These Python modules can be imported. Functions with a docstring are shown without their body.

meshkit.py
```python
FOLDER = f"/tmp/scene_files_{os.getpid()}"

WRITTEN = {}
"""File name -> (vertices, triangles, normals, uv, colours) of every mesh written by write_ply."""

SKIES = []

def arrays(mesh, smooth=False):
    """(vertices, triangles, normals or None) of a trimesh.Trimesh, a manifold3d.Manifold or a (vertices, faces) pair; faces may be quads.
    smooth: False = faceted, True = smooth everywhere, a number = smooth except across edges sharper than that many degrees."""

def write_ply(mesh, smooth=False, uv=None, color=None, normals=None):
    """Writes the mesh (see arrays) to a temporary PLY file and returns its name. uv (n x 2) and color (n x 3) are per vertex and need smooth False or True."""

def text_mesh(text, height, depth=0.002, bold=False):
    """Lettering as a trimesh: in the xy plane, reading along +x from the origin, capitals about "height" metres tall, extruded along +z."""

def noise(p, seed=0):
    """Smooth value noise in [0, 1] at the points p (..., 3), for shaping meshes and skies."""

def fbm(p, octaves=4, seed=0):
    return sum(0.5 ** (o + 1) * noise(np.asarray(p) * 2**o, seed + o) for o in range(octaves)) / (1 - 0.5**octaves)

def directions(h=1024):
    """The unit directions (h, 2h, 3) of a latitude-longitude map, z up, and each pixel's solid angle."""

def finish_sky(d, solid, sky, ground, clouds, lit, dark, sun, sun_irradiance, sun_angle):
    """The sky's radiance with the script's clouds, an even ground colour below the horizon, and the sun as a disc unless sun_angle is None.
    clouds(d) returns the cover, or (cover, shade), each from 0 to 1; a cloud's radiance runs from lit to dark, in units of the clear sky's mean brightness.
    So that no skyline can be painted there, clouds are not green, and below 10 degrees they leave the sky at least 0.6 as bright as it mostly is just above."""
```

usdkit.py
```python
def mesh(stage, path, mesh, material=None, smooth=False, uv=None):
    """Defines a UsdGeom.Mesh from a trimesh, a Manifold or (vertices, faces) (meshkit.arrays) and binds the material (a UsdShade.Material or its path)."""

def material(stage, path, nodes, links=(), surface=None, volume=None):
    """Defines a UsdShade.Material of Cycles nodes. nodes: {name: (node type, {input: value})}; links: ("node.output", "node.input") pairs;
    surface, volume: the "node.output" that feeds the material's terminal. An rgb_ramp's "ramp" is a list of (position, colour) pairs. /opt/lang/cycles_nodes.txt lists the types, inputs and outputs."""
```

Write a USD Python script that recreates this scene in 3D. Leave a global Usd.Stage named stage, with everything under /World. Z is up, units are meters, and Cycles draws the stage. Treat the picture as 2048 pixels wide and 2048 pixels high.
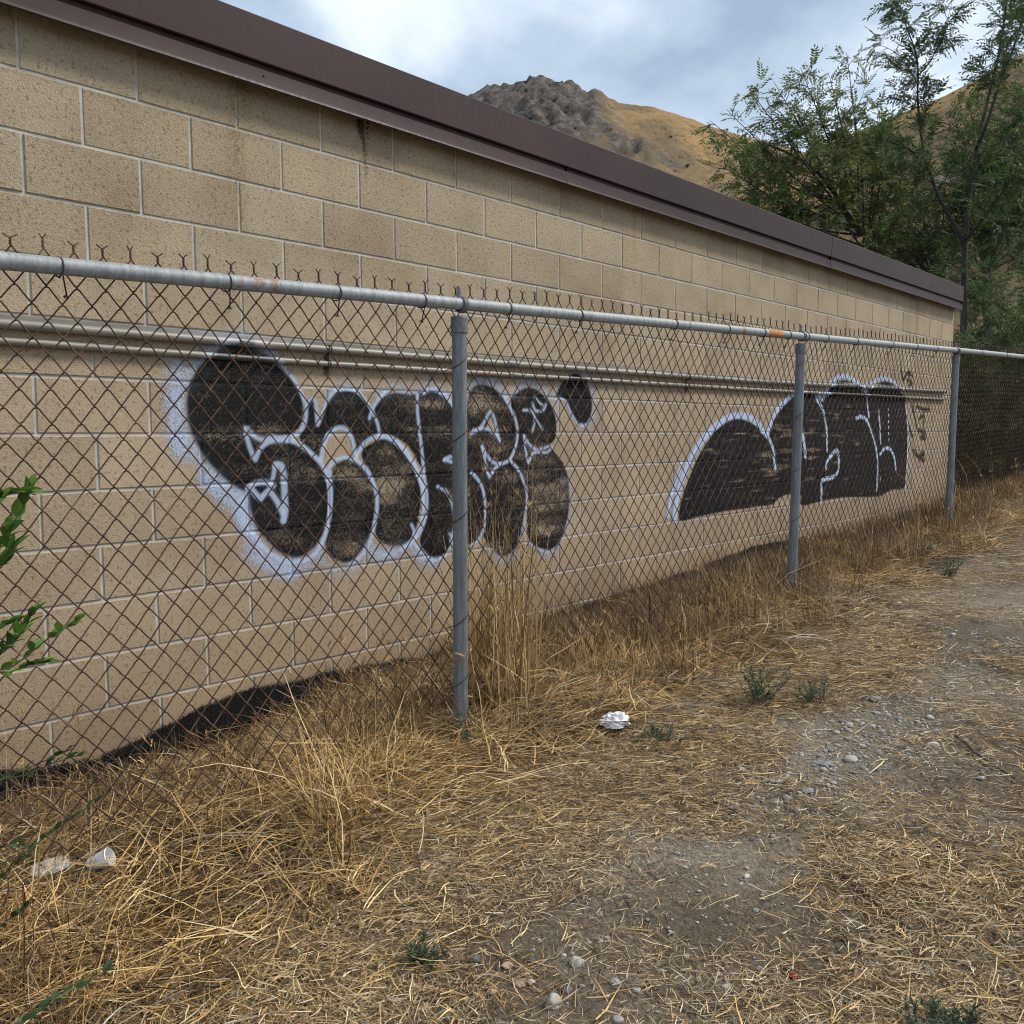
import math, random
import numpy as np, trimesh
from scipy.spatial import cKDTree
from scipy.sparse import coo_matrix
from scipy.sparse.csgraph import connected_components
import shapely
import usdkit, meshkit
from pxr import Usd, UsdGeom, UsdLux, UsdShade, Sdf, Gf, Vt

stage = Usd.Stage.CreateInMemory()
UsdGeom.SetStageUpAxis(stage, UsdGeom.Tokens.z)
UsdGeom.SetStageMetersPerUnit(stage, 1.0)
UsdGeom.Xform.Define(stage, '/World')
UsdGeom.Scope.Define(stage, '/World/Looks')
RNG = np.random.default_rng(7)

# ------------------------------------------------------------------ camera
# x runs along the block wall (away from the viewer), y points into the building, z is up; the wall face is y = 0
CAM = np.array([-1.1989, -3.3248, 1.1574])
YAW, PITCH, ROLL = .8299, -.0866, -.0040
FPX = 1801.04
def cam_axes():
    f = np.array([math.sin(YAW)*math.cos(PITCH), math.cos(YAW)*math.cos(PITCH), math.sin(PITCH)])
    r = np.cross(f, [0, 0, 1]); r /= np.linalg.norm(r); u = np.cross(r, f)
    c, s = math.cos(ROLL), math.sin(ROLL)
    return c*r + s*u, -s*r + c*u, f
RIGHT, UP, FWD = cam_axes()
cam = UsdGeom.Camera.Define(stage, '/World/camera')
cam.AddTransformOp().Set(Gf.Matrix4d(*RIGHT, 0, *UP, 0, *(-FWD), 0, *CAM, 1))
cam.CreateHorizontalApertureAttr(36.0); cam.CreateVerticalApertureAttr(36.0)
cam.CreateFocalLengthAttr(36.0*FPX/2048); cam.CreateClippingRangeAttr((0.05, 20000.0))
cam.CreateExposureAttr(EXPOSURE := 0.5)

def at(px, py, depth):
    """The point seen at pixel (px, py) of the 2048 px photograph, DEPTH metres in front of the camera."""
    return CAM + depth*(FWD + RIGHT*(px-1024)/FPX - UP*(py-1024)/FPX)

# ------------------------------------------------------------------ sky and sun (bright overcast with thin breaks)
SUN = np.array([.62, -.42, .78]); SUN /= np.linalg.norm(SUN)
SKY_STRENGTH, SUN_INTENSITY, SUN_ANGLE = .1, .80, 13.0
CLOUD_K = 9.3
sky_mat = usdkit.material(stage, '/World/Looks/overcast_sky', {
    'sky': ('sky_texture', {'sky_type': 'single_scattering', 'sun_disc': False, 'sun_elevation': float(math.asin(SUN[2])), 'sun_rotation': float(math.atan2(SUN[0], SUN[1])), 'aerosol_density': 1.5}),
    'tc': ('texture_coordinate', {}),
    'sep': ('separate_xyz', {}),
    'zz': ('math', {'math_type': 'maximum', 'value2': .0}),
    'za': ('math', {'math_type': 'add', 'value2': .22}),
    'dx': ('math', {'math_type': 'divide'}), 'dy': ('math', {'math_type': 'divide'}),
    'cv': ('combine_xyz', {'z': 3.7}),
    'n1': ('noise_texture', {'scale': 1.25, 'detail': 7.0, 'roughness': .55, 'distortion': .5}),
    'n2': ('noise_texture', {'scale': 2.0, 'detail': 6.0, 'roughness': .52, 'distortion': .3}),
    'mapn': ('mapping', {'location': (4.9, 1.2, 0), 'scale': (1.0, 1.35, 1.0)}),
    'add': ('mix_float', {'fac': .45}),
    'tone': ('rgb_ramp', {'ramp': [(.38, (.30*CLOUD_K, .39*CLOUD_K, .51*CLOUD_K)), (.47, (.44*CLOUD_K, .54*CLOUD_K, .66*CLOUD_K)), (.54, (.66*CLOUD_K, .75*CLOUD_K, .85*CLOUD_K)), (.64, (.86*CLOUD_K, .92*CLOUD_K, .98*CLOUD_K))]}),
    'mix': ('mix', {'fac': .93}),
    'bg': ('background_shader', {'strength': SKY_STRENGTH}),
}, [('tc.generated', 'sep.vector'), ('sep.z', 'zz.value1'), ('zz.value', 'za.value1'), ('sep.x', 'dx.value1'), ('za.value', 'dx.value2'), ('sep.y', 'dy.value1'), ('za.value', 'dy.value2'),
    ('dx.value', 'cv.x'), ('dy.value', 'cv.y'), ('cv.vector', 'n1.vector'), ('cv.vector', 'mapn.vector'), ('mapn.vector', 'n2.vector'), ('n1.fac', 'add.a'), ('n2.fac', 'add.b'), ('add.result', 'tone.fac'),
    ('sky.color', 'mix.color1'), ('tone.color', 'mix.color2'), ('mix.color', 'bg.color')], surface='bg.background')
dome = UsdLux.DomeLight.Define(stage, '/World/sky')
dome.CreateIntensityAttr(1.0)
UsdShade.MaterialBindingAPI.Apply(dome.GetPrim()).Bind(sky_mat)
dome.GetPrim().SetCustomDataByKey('kind', 'structure')
sun = UsdLux.DistantLight.Define(stage, '/World/sun')
sun.CreateIntensityAttr(SUN_INTENSITY); sun.CreateAngleAttr(SUN_ANGLE); sun.CreateNormalizeAttr(True); sun.CreateColorAttr(Gf.Vec3f(1, .95, .88))
zax = SUN; xax = np.cross([0, 0, 1], zax); xax /= np.linalg.norm(xax); yax = np.cross(zax, xax)
sun.AddTransformOp().Set(Gf.Matrix4d(*xax, 0, *yax, 0, *zax, 0, 0, 0, 30, 1))

# ------------------------------------------------------------------ helpers
USED = {}
def numbered(parent, name):
    k = USED.get((parent, name), 0); USED[(parent, name)] = k + 1
    return name if k == 0 else f'{name}_{k:03d}'
def path_of(parent):
    return '/World' if parent is None else str(parent.GetPath())
def tag(prim, label=None, cat=None, group=None, kind=None):
    for key, v in (('label', label), ('category', cat), ('group', group), ('kind', kind)):
        if v: prim.SetCustomDataByKey(key, v)
    return prim
TONED = {'straw', 'tall_straw', 'chopped_straw', 'brown_weed', 'grey_straw', 'tree_leaf', 'dark_leaf', 'shrub_leaf', 'shade_leaf', 'weed_leaf'}
def give_tone(prim, mesh):
    """One random number per separate blade or leaf, as the primvar tone."""
    v, f = np.asarray(mesh[0]), np.asarray(mesh[1]); n = len(v)
    e = np.concatenate([f[:, [i, (i+1) % f.shape[1]]] for i in range(f.shape[1])])
    k, lab = connected_components(coo_matrix((np.ones(len(e)), (e[:, 0], e[:, 1])), shape=(n, n)), directed=False)
    seed = int(abs(float(v[:50].sum()))*1e5) % 99991
    primvar(prim, 'tone', np.random.default_rng(seed).random(k)[lab], Sdf.ValueTypeNames.FloatArray)
def obj(name, mesh, mat, parent=None, smooth=False, label=None, **kw):
    pp = path_of(parent)
    m = usdkit.mesh(stage, f'{pp}/{numbered(pp, name)}', mesh, MAT[mat] if isinstance(mat, str) else mat, smooth)
    if mat in TONED: give_tone(m.GetPrim(), mesh)
    return tag(m.GetPrim(), label, **kw)
def thing(name, label, cat, loc=(0, 0, 0), group=None):
    x = UsdGeom.Xform.Define(stage, '/World/' + numbered('/World', name))
    if any(loc): x.AddTranslateOp().Set(Gf.Vec3d(*map(float, loc)))
    return tag(x.GetPrim(), label, cat, group)
def primvar(prim, name, arr, tname, interp='vertex'):
    pv = UsdGeom.PrimvarsAPI(prim).CreatePrimvar(name, tname, interp)
    a = np.asarray(arr, np.float32)
    pv.Set(Vt.Vec3fArray.FromNumpy(a) if a.ndim == 2 else Vt.FloatArray.FromNumpy(a))
class MB:
    """Collects vertices and triangles into one mesh."""
    def __init__(s): s.v, s.f, s.n = [], [], 0
    def add(s, v, f):
        v = np.asarray(v, float); f = np.asarray(f, int)
        if f.shape[1] == 4: f = np.vstack([f[:, [0, 1, 2]], f[:, [0, 2, 3]]])
        s.v.append(v); s.f.append(f + s.n); s.n += len(v); return s
    def get(s): return np.vstack(s.v), np.vstack(s.f)
def tube(pts, rad, sides=6, cap=True):
    p = np.asarray(pts, float); n = len(p)
    t = np.gradient(p, axis=0); t /= np.linalg.norm(t, axis=1, keepdims=True) + 1e-12
    ref = np.array([0, 0, 1.0]) if abs(t[0][2]) < .8 else np.array([0, 1.0, 0])
    a = np.zeros_like(p); u = np.cross(t[0], ref); u /= np.linalg.norm(u)
    for i in range(n):
        u = u - t[i]*np.dot(u, t[i]); u /= np.linalg.norm(u) + 1e-12; a[i] = u
    b = np.cross(t, a); ang = np.arange(sides)*2*np.pi/sides
    r = np.broadcast_to(rad, (n,))[:, None, None]
    v = (p[:, None] + r*(np.cos(ang)[None, :, None]*a[:, None] + np.sin(ang)[None, :, None]*b[:, None])).reshape(-1, 3)
    i, j = np.meshgrid(np.arange(n-1), np.arange(sides), indexing='ij'); k = (j+1) % sides
    q = np.stack([i*sides+j, i*sides+k, (i+1)*sides+k, (i+1)*sides+j], -1).reshape(-1, 4)
    f = np.vstack([q[:, [0, 1, 2]], q[:, [0, 2, 3]]])
    if cap:
        for base, flip in ((0, True), ((n-1)*sides, False)):
            e = [(base, base+m, base+m+1) if not flip else (base, base+m+1, base+m) for m in range(1, sides-1)]
            f = np.vstack([f, e])
    return v, f
def lathe(profile, sides=24):
    """profile: (r, z) pairs, revolved about z."""
    pr = np.asarray(profile, float); ang = np.arange(sides)*2*np.pi/sides; n = len(pr)
    v = np.stack([pr[:, None, 0]*np.cos(ang), pr[:, None, 0]*np.sin(ang), np.broadcast_to(pr[:, None, 1], (n, sides))], -1).reshape(-1, 3)
    i, j = np.meshgrid(np.arange(n-1), np.arange(sides), indexing='ij'); k = (j+1) % sides
    return v, np.stack([i*sides+j, i*sides+k, (i+1)*sides+k, (i+1)*sides+j], -1).reshape(-1, 4)
def box(x0, x1, y0, y1, z0, z1):
    m = trimesh.creation.box([x1-x0, y1-y0, z1-z0]); m.apply_translation([(x0+x1)/2, (y0+y1)/2, (z0+z1)/2])
    return np.array(m.vertices), np.array(m.faces)
def smooth_line(L, step=.02, closed=False):
    """Catmull-Rom through 2-D points."""
    p = np.asarray(L, float)
    if len(p) < 3 and not closed: return p
    q = np.vstack([p[-1], p, p[0], p[1]]) if closed else np.vstack([2*p[0]-p[1], p, 2*p[-1]-p[-2]])
    out = []
    for i in range(1, len(q)-2):
        n = max(2, int(np.linalg.norm(q[i+1]-q[i])/step)); t = np.linspace(0, 1, n, endpoint=False)[:, None]
        out.append(.5*((2*q[i]) + (q[i+1]-q[i-1])*t + (2*q[i-1]-5*q[i]+4*q[i+1]-q[i+2])*t*t + (3*q[i]-q[i-1]-3*q[i+1]+q[i+2])*t**3))
    return np.vstack(out + ([] if closed else [p[-1:]]))
def sstep(a, b, x):
    t = np.clip((np.asarray(x, float)-a)/(b-a), 0, 1); return t*t*(3-2*t)
def hump(t): return np.asarray(t)

# ------------------------------------------------------------------ materials
MAT = {}
def mat(name, nodes, links, surface='p.BSDF'):
    MAT[name] = usdkit.material(stage, '/World/Looks/' + name, nodes, links, surface=surface)
def tint(c, k): return tuple(x*k for x in c)
GEO = {'g': ('geometry', {})}
# split-face concrete block: warm tan aggregate with dark pits, pale washed edges, blotchy stains
for i, k in enumerate((.91, .97, 1.0, 1.03, .94)):
    w = (1.0, 1.0, 1.0) if i % 2 else (1.02, 1.0, .97)
    base = [(.24*k*w[0], .188*k*w[1], .128*k*w[2]), (.330*k*w[0], .270*k*w[1], .189*k*w[2]), (.42*k*w[0], .348*k*w[1], .248*k*w[2])]
    mat(f'block_{"abcde"[i]}', {**GEO,
        'grain': ('noise_texture', {'scale': 210.0, 'detail': 4.0, 'roughness': .75}),
        'vor': ('voronoi_texture', {'scale': 170.0, 'randomness': 1.0}),
        'pit': ('rgb_ramp', {'ramp': [(.10, (.42, .38, .34)), (.28, (1, 1, 1))]}),
        'gr': ('rgb_ramp', {'ramp': [(.30, base[0]), (.48, base[1]), (.68, base[2])]}),
        'spot': ('noise_texture', {'scale': 70.0, 'detail': 2.0}),
        'spr': ('rgb_ramp', {'ramp': [(.33, (.66, .62, .58)), (.43, (1, 1, 1)), (.60, (1, 1, 1)), (.70, (1.15, 1.12, 1.05))]}),
        'blot': ('noise_texture', {'scale': 2.3, 'detail': 5.0, 'roughness': .6}),
        'blr': ('rgb_ramp', {'ramp': [(.30, (.80, .76, .72)), (.50, (1, 1, 1)), (.70, (1.14, 1.13, 1.10))]}),
        'sep': ('separate_xyz', {}),
        # buff paint rolled over old tags on the lower part of the wall
        'ez': ('noise_texture', {'scale': 1.7, 'detail': 3.0}),
        'zz': ('math', {'math_type': 'multiply_add', 'value2': .35}),
        'lowf': ('map_range', {'from_min': 2.0, 'from_max': 1.6, 'to_min': 0.0, 'to_max': .72, 'clamp': True}),
        'buff': ('mix', {'mix_type': 'mix', 'color2': (.372*k, .290*k, .200*k)}),
        # dark weathering and rust runs below the metal edge
        'mapr': ('mapping', {'scale': (2.6, 1.0, .18)}),
        'run': ('noise_texture', {'scale': 2.0, 'detail': 4.0, 'roughness': .6}),
        'runr': ('rgb_ramp', {'ramp': [(.60, (1, 1, 1)), (.72, (.84, .66, .40))]}),
        'topf': ('map_range', {'from_min': 1.9, 'from_max': 2.5, 'to_min': 0.0, 'to_max': .8, 'clamp': True}),
        'spz': ('math', {'math_type': 'multiply_add', 'value2': -.9}), 'spf': ('map_range', {'from_min': .12, 'from_max': -.28, 'to_min': 0.0, 'to_max': .45, 'clamp': True}), 'm5': ('mix', {'mix_type': 'multiply', 'color2': (.70, .60, .48)}),
        'm1': ('mix', {'mix_type': 'multiply', 'fac': .9}), 'm2': ('mix', {'mix_type': 'multiply', 'fac': 1.0}), 'm3': ('mix', {'mix_type': 'multiply', 'fac': 1.0}), 'm4': ('mix', {'mix_type': 'multiply'}),
        'hsum': ('math', {'math_type': 'multiply_add', 'value2': .6}),
        'bump': ('bump', {'strength': .5, 'distance': .0025}),
        'p': ('principled_bsdf', {'roughness': .93, 'specular_ior_level': .15}),
    }, [('g.position', 'grain.vector'), ('g.position', 'vor.vector'), ('g.position', 'spot.vector'), ('g.position', 'blot.vector'), ('g.position', 'sep.vector'), ('g.position', 'ez.vector'),
        ('grain.fac', 'gr.fac'), ('vor.distance', 'pit.fac'), ('spot.fac', 'spr.fac'), ('blot.fac', 'blr.fac'),
        ('gr.color', 'buff.color1'), ('ez.fac', 'zz.value1'), ('sep.z', 'zz.value3'), ('zz.value', 'lowf.value'), ('lowf.result', 'buff.fac'),
        ('buff.color', 'm1.color1'), ('pit.color', 'm1.color2'), ('m1.color', 'm2.color1'), ('spr.color', 'm2.color2'), ('m2.color', 'm3.color1'), ('blr.color', 'm3.color2'),
        ('g.position', 'mapr.vector'), ('mapr.vector', 'run.vector'), ('run.fac', 'runr.fac'), ('sep.z', 'topf.value'), ('topf.result', 'm4.fac'), ('m3.color', 'm4.color1'), ('runr.color', 'm4.color2'),
        ('blot.fac', 'spz.value1'), ('sep.z', 'spz.value3'), ('spz.value', 'spf.value'), ('spf.result', 'm5.fac'), ('m4.color', 'm5.color1'), ('m5.color', 'p.base_color'), ('grain.fac', 'hsum.value1'), ('vor.distance', 'hsum.value3'), ('hsum.value', 'bump.height'), ('bump.normal', 'p.normal')])
mat('mortar', {**GEO, 'n': ('noise_texture', {'scale': 6.0, 'detail': 6.0, 'roughness': .65}), 'f': ('noise_texture', {'scale': 240.0, 'detail': 2.0}),
    'r': ('rgb_ramp', {'ramp': [(.3, (.27, .255, .225)), (.5, (.41, .40, .37)), (.7, (.53, .52, .49))]}), 'b': ('bump', {'strength': .5, 'distance': .002}), 'p': ('principled_bsdf', {'roughness': .95, 'specular_ior_level': .1})},
    [('g.position', 'n.vector'), ('g.position', 'f.vector'), ('n.fac', 'r.fac'), ('r.color', 'p.base_color'), ('f.fac', 'b.height'), ('b.normal', 'p.normal')])
mat('brown_metal', {**GEO, 'n': ('noise_texture', {'scale': 1.1, 'detail': 4.0}), 'd': ('noise_texture', {'scale': 28.0, 'detail': 4.0, 'roughness': .7}), 'map': ('mapping', {'scale': (2.0, 1.0, .4)}),
    'r': ('rgb_ramp', {'ramp': [(.3, (.030, .015, .0125)), (.55, (.038, .020, .017)), (.75, (.048, .027, .023))]}), 'rr': ('rgb_ramp', {'ramp': [(.3, (.40, .40, .40)), (.7, (.56, .56, .56))]}),
    'b': ('bump', {'strength': .12, 'distance': .02}), 'p': ('principled_bsdf', {'specular_ior_level': .2})},
    [('g.position', 'n.vector'), ('g.position', 'map.vector'), ('map.vector', 'd.vector'), ('n.fac', 'r.fac'), ('r.color', 'p.base_color'), ('d.fac', 'rr.fac'), ('rr.color', 'p.roughness'), ('n.fac', 'b.height'), ('b.normal', 'p.normal')])
mat('dark_screw', {'p': ('principled_bsdf', {'base_color': (.045, .03, .025), 'roughness': .6, 'metallic': .4})}, [])
mat('roofing', {**GEO, 'n': ('noise_texture', {'scale': 40.0, 'detail': 4.0}), 'r': ('rgb_ramp', {'ramp': [(.3, (.12, .12, .12)), (.7, (.2, .19, .18))]}), 'p': ('principled_bsdf', {'roughness': .9})}, [('g.position', 'n.vector'), ('n.fac', 'r.fac'), ('r.color', 'p.base_color')])
# galvanised pipe: streaked top rail, duller posts
def galvanised(name, lo, hi, rust, scale, rough):
    mat(name, {**GEO, 'map': ('mapping', {'scale': scale}), 'n': ('noise_texture', {'scale': 9.0, 'detail': 5.0, 'roughness': .7}), 'r': ('rgb_ramp', {'ramp': [(.32, lo), (.66, hi)]}),
        'sp': ('noise_texture', {'scale': 130.0, 'detail': 2.0}), 'spr': ('rgb_ramp', {'ramp': [(.3, (.8, .8, .8)), (.65, (1.08, 1.08, 1.08))]}),
        'm1': ('mix', {'mix_type': 'multiply', 'fac': .8}),
        'rn': ('noise_texture', {'scale': 3.4, 'detail': 6.0, 'roughness': .72}), 'rmap': ('mapping', {'scale': (1.0, 1.0, .5), 'location': (3.1, .7, 1.9)}), 'rf': ('rgb_ramp', {'ramp': [(rust, (0, 0, 0)), (rust+.05, (1, 1, 1))]}),
        'rust': ('mix', {'color2': (.18, .085, .045)}), 'b': ('bump', {'strength': .15, 'distance': .002}), 'p': ('principled_bsdf', {'metallic': .15, 'roughness': rough})},
        [('g.position', 'map.vector'), ('map.vector', 'n.vector'), ('n.fac', 'r.fac'), ('g.position', 'sp.vector'), ('sp.fac', 'spr.fac'), ('r.color', 'm1.color1'), ('spr.color', 'm1.color2'),
         ('g.position', 'rmap.vector'), ('rmap.vector', 'rn.vector'), ('rn.fac', 'rf.fac'), ('rf.color', 'rust.fac'), ('m1.color', 'rust.color1'), ('rust.color', 'p.base_color'), ('sp.fac', 'b.height'), ('b.normal', 'p.normal')])
galvanised('rail_metal', (.15, .172, .19), (.29, .305, .305), .62, (5.5, .4, .4), .62)
galvanised('post_metal', (.085, .098, .112), (.17, .188, .20), .68, (9.0, 9.0, .9), .48)
galvanised('fitting_metal', (.07, .075, .078), (.16, .165, .165), .6, (8, 8, 8), .5)
mat('rust', {**GEO, 'n': ('noise_texture', {'scale': 60.0, 'detail': 5.0, 'roughness': .7}), 'r': ('rgb_ramp', {'ramp': [(.3, (.20, .07, .025)), (.5, (.36, .145, .05)), (.7, (.50, .24, .10))]}), 'b': ('bump', {'strength': .5, 'distance': .002}), 'p': ('principled_bsdf', {'roughness': .9})},
    [('g.position', 'n.vector'), ('n.fac', 'r.fac'), ('r.color', 'p.base_color'), ('n.fac', 'b.height'), ('b.normal', 'p.normal')])
mat('rusty_wire', {**GEO, 'n': ('noise_texture', {'scale': 9.0, 'detail': 6.0, 'roughness': .75}), 'r': ('rgb_ramp', {'ramp': [(.34, (.022, .012, .009)), (.48, (.052, .023, .013)), (.58, (.10, .044, .022)), (.70, (.16, .115, .085))]}), 'p': ('principled_bsdf', {'roughness': .7, 'metallic': .15})},
    [('g.position', 'n.vector'), ('n.fac', 'r.fac'), ('r.color', 'p.base_color')])
mat('dark_wire', {'p': ('principled_bsdf', {'base_color': (.035, .03, .028), 'roughness': .55, 'metallic': .4})}, [])
# sprayed paint: per-vertex colour and cover, broken up by the pores of the block
PAINT = {**GEO, 'col': ('attribute', {'attribute': 'paint'}), 'cov': ('attribute', {'attribute': 'cover'}), 'n': ('noise_texture', {'scale': 230.0, 'detail': 2.0, 'roughness': .6}),
    'k': ('math', {'math_type': 'multiply_add', 'value2': 2.6, 'value3': -1.3}), 's': ('math', {'math_type': 'add'}), 'mr': ('map_range', {'range_type': 'smoothstep', 'from_min': .18, 'from_max': .82, 'clamp': True}),
    'b': ('bump', {'strength': .4, 'distance': .003}), 'p': ('principled_bsdf', {'roughness': .8, 'specular_ior_level': .10}), 't': ('transparent_bsdf', {}), 'mx': ('mix_closure', {})}
mat('spray_paint', PAINT, [('g.position', 'n.vector'), ('n.fac', 'k.value1'), ('k.value', 's.value1'), ('cov.fac', 's.value2'), ('s.value', 'mr.value'), ('mr.result', 'mx.fac'), ('col.color', 'p.base_color'), ('n.fac', 'b.height'), ('b.normal', 'p.normal'), ('t.BSDF', 'mx.closure1'), ('p.BSDF', 'mx.closure2')], surface='mx.closure')
mat('conduit', {**GEO, 'col': ('attribute', {'attribute': 'paint'}), 'cov': ('attribute', {'attribute': 'cover'}), 'map': ('mapping', {'scale': (.6, 3, 3)}), 'n': ('noise_texture', {'scale': 4.0, 'detail': 6.0, 'roughness': .7}),
    'r': ('rgb_ramp', {'ramp': [(.3, (.135, .124, .10)), (.52, (.18, .166, .134)), (.62, (.21, .194, .157)), (.70, (.22, .105, .048))]}), 'm': ('mix', {}), 'p': ('principled_bsdf', {'roughness': .5})},
    [('g.position', 'map.vector'), ('map.vector', 'n.vector'), ('n.fac', 'r.fac'), ('r.color', 'm.color1'), ('col.color', 'm.color2'), ('cov.fac', 'm.fac'), ('m.color', 'p.base_color')])
# ground
mat('dirt', {**GEO, 'big': ('noise_texture', {'scale': 1.3, 'detail': 6.0, 'roughness': .62}), 'fine': ('noise_texture', {'scale': 60.0, 'detail': 7.0, 'roughness': .72}), 'vo': ('voronoi_texture', {'scale': 95.0}), 'vo2': ('voronoi_texture', {'scale': 46.0}),
    'r': ('rgb_ramp', {'ramp': [(.28, (.085, .066, .046)), (.46, (.145, .118, .087)), (.60, (.212, .180, .137)), (.74, (.285, .25, .197))]}), 'fr': ('rgb_ramp', {'ramp': [(.32, (.50, .48, .46)), (.55, (1, 1, 1)), (.72, (1.35, 1.33, 1.3))]}),
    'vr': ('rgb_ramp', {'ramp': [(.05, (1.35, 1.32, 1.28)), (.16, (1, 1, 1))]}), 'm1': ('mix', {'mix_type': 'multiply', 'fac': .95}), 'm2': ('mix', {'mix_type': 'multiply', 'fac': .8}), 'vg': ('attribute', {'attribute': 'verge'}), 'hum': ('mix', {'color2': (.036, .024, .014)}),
    'h': ('math', {'math_type': 'multiply_add', 'value2': .5}), 'b': ('bump', {'strength': .9, 'distance': .012}), 'p': ('principled_bsdf', {'roughness': .95, 'specular_ior_level': .1})},
    [('g.position', 'big.vector'), ('g.position', 'fine.vector'), ('g.position', 'vo.vector'), ('big.fac', 'r.fac'), ('fine.fac', 'fr.fac'), ('vo.distance', 'vr.fac'), ('r.color', 'm1.color1'), ('fr.color', 'm1.color2'), ('m1.color', 'm2.color1'), ('vr.color', 'm2.color2'),
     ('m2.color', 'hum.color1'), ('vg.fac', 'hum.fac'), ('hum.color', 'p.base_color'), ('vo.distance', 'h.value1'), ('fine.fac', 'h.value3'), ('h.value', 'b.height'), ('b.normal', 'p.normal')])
def blade_mat(name, stops, trans=.25):
    mat(name, {'g': ('attribute', {'attribute': 'tone'}), 'oi': ('object_info', {}), 'a': ('math', {'math_type': 'multiply_add', 'value2': .8}), 'o': ('math', {'math_type': 'multiply', 'value2': .25}), 'r': ('rgb_ramp', {'ramp': stops}),
        'p': ('principled_bsdf', {'roughness': .62, 'specular_ior_level': .3}), 't': ('translucent_bsdf', {}), 'mx': ('mix_closure', {'fac': trans})},
        [('oi.random', 'o.value1'), ('g.fac', 'a.value1'), ('o.value', 'a.value3'), ('a.value', 'r.fac'), ('r.color', 'p.base_color'), ('r.color', 't.color'), ('p.BSDF', 'mx.closure1'), ('t.BSDF', 'mx.closure2')], surface='mx.closure')
blade_mat('straw', [(0, (.035, .020, .010)), (.28, (.125, .068, .026)), (.50, (.36, .212, .072)), (.74, (.60, .395, .148)), (1, (.80, .65, .39))], .06)
blade_mat('tall_straw', [(0, (.12, .07, .03)), (.3, (.30, .19, .075)), (.6, (.50, .34, .145)), (1, (.74, .58, .32))], .1)
blade_mat('chopped_straw', [(0, (.045, .029, .016)), (.30, (.14, .088, .043)), (.56, (.34, .228, .110)), (.8, (.55, .405, .22)), (1, (.78, .67, .47))], .1)
blade_mat('brown_weed', [(0, (.035, .023, .015)), (.4, (.10, .063, .034)), (.7, (.24, .15, .072)), (1, (.46, .32, .16))], .15)
blade_mat('grey_straw', [(0, (.08, .065, .05)), (.5, (.27, .23, .17)), (1, (.56, .49, .38))], .1)
blade_mat('tree_leaf', [(0, (.030, .050, .022)), (.35, (.064, .098, .036)), (.7, (.105, .148, .050)), (.92, (.165, .205, .065)), (1, (.28, .26, .07))], .32)
blade_mat('dark_leaf', [(0, (.026, .040, .018)), (.5, (.058, .084, .032)), (.85, (.10, .128, .044)), (1, (.21, .18, .05))], .25)
blade_mat('shrub_leaf', [(0, (.026, .062, .014)), (.4, (.062, .14, .024)), (.75, (.13, .24, .04)), (1, (.26, .40, .07))], .25)
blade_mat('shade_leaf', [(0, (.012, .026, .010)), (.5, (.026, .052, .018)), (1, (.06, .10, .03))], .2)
blade_mat('weed_leaf', [(0, (.025, .042, .024)), (.5, (.05, .075, .04)), (1, (.12, .14, .075))], .25)
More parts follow.
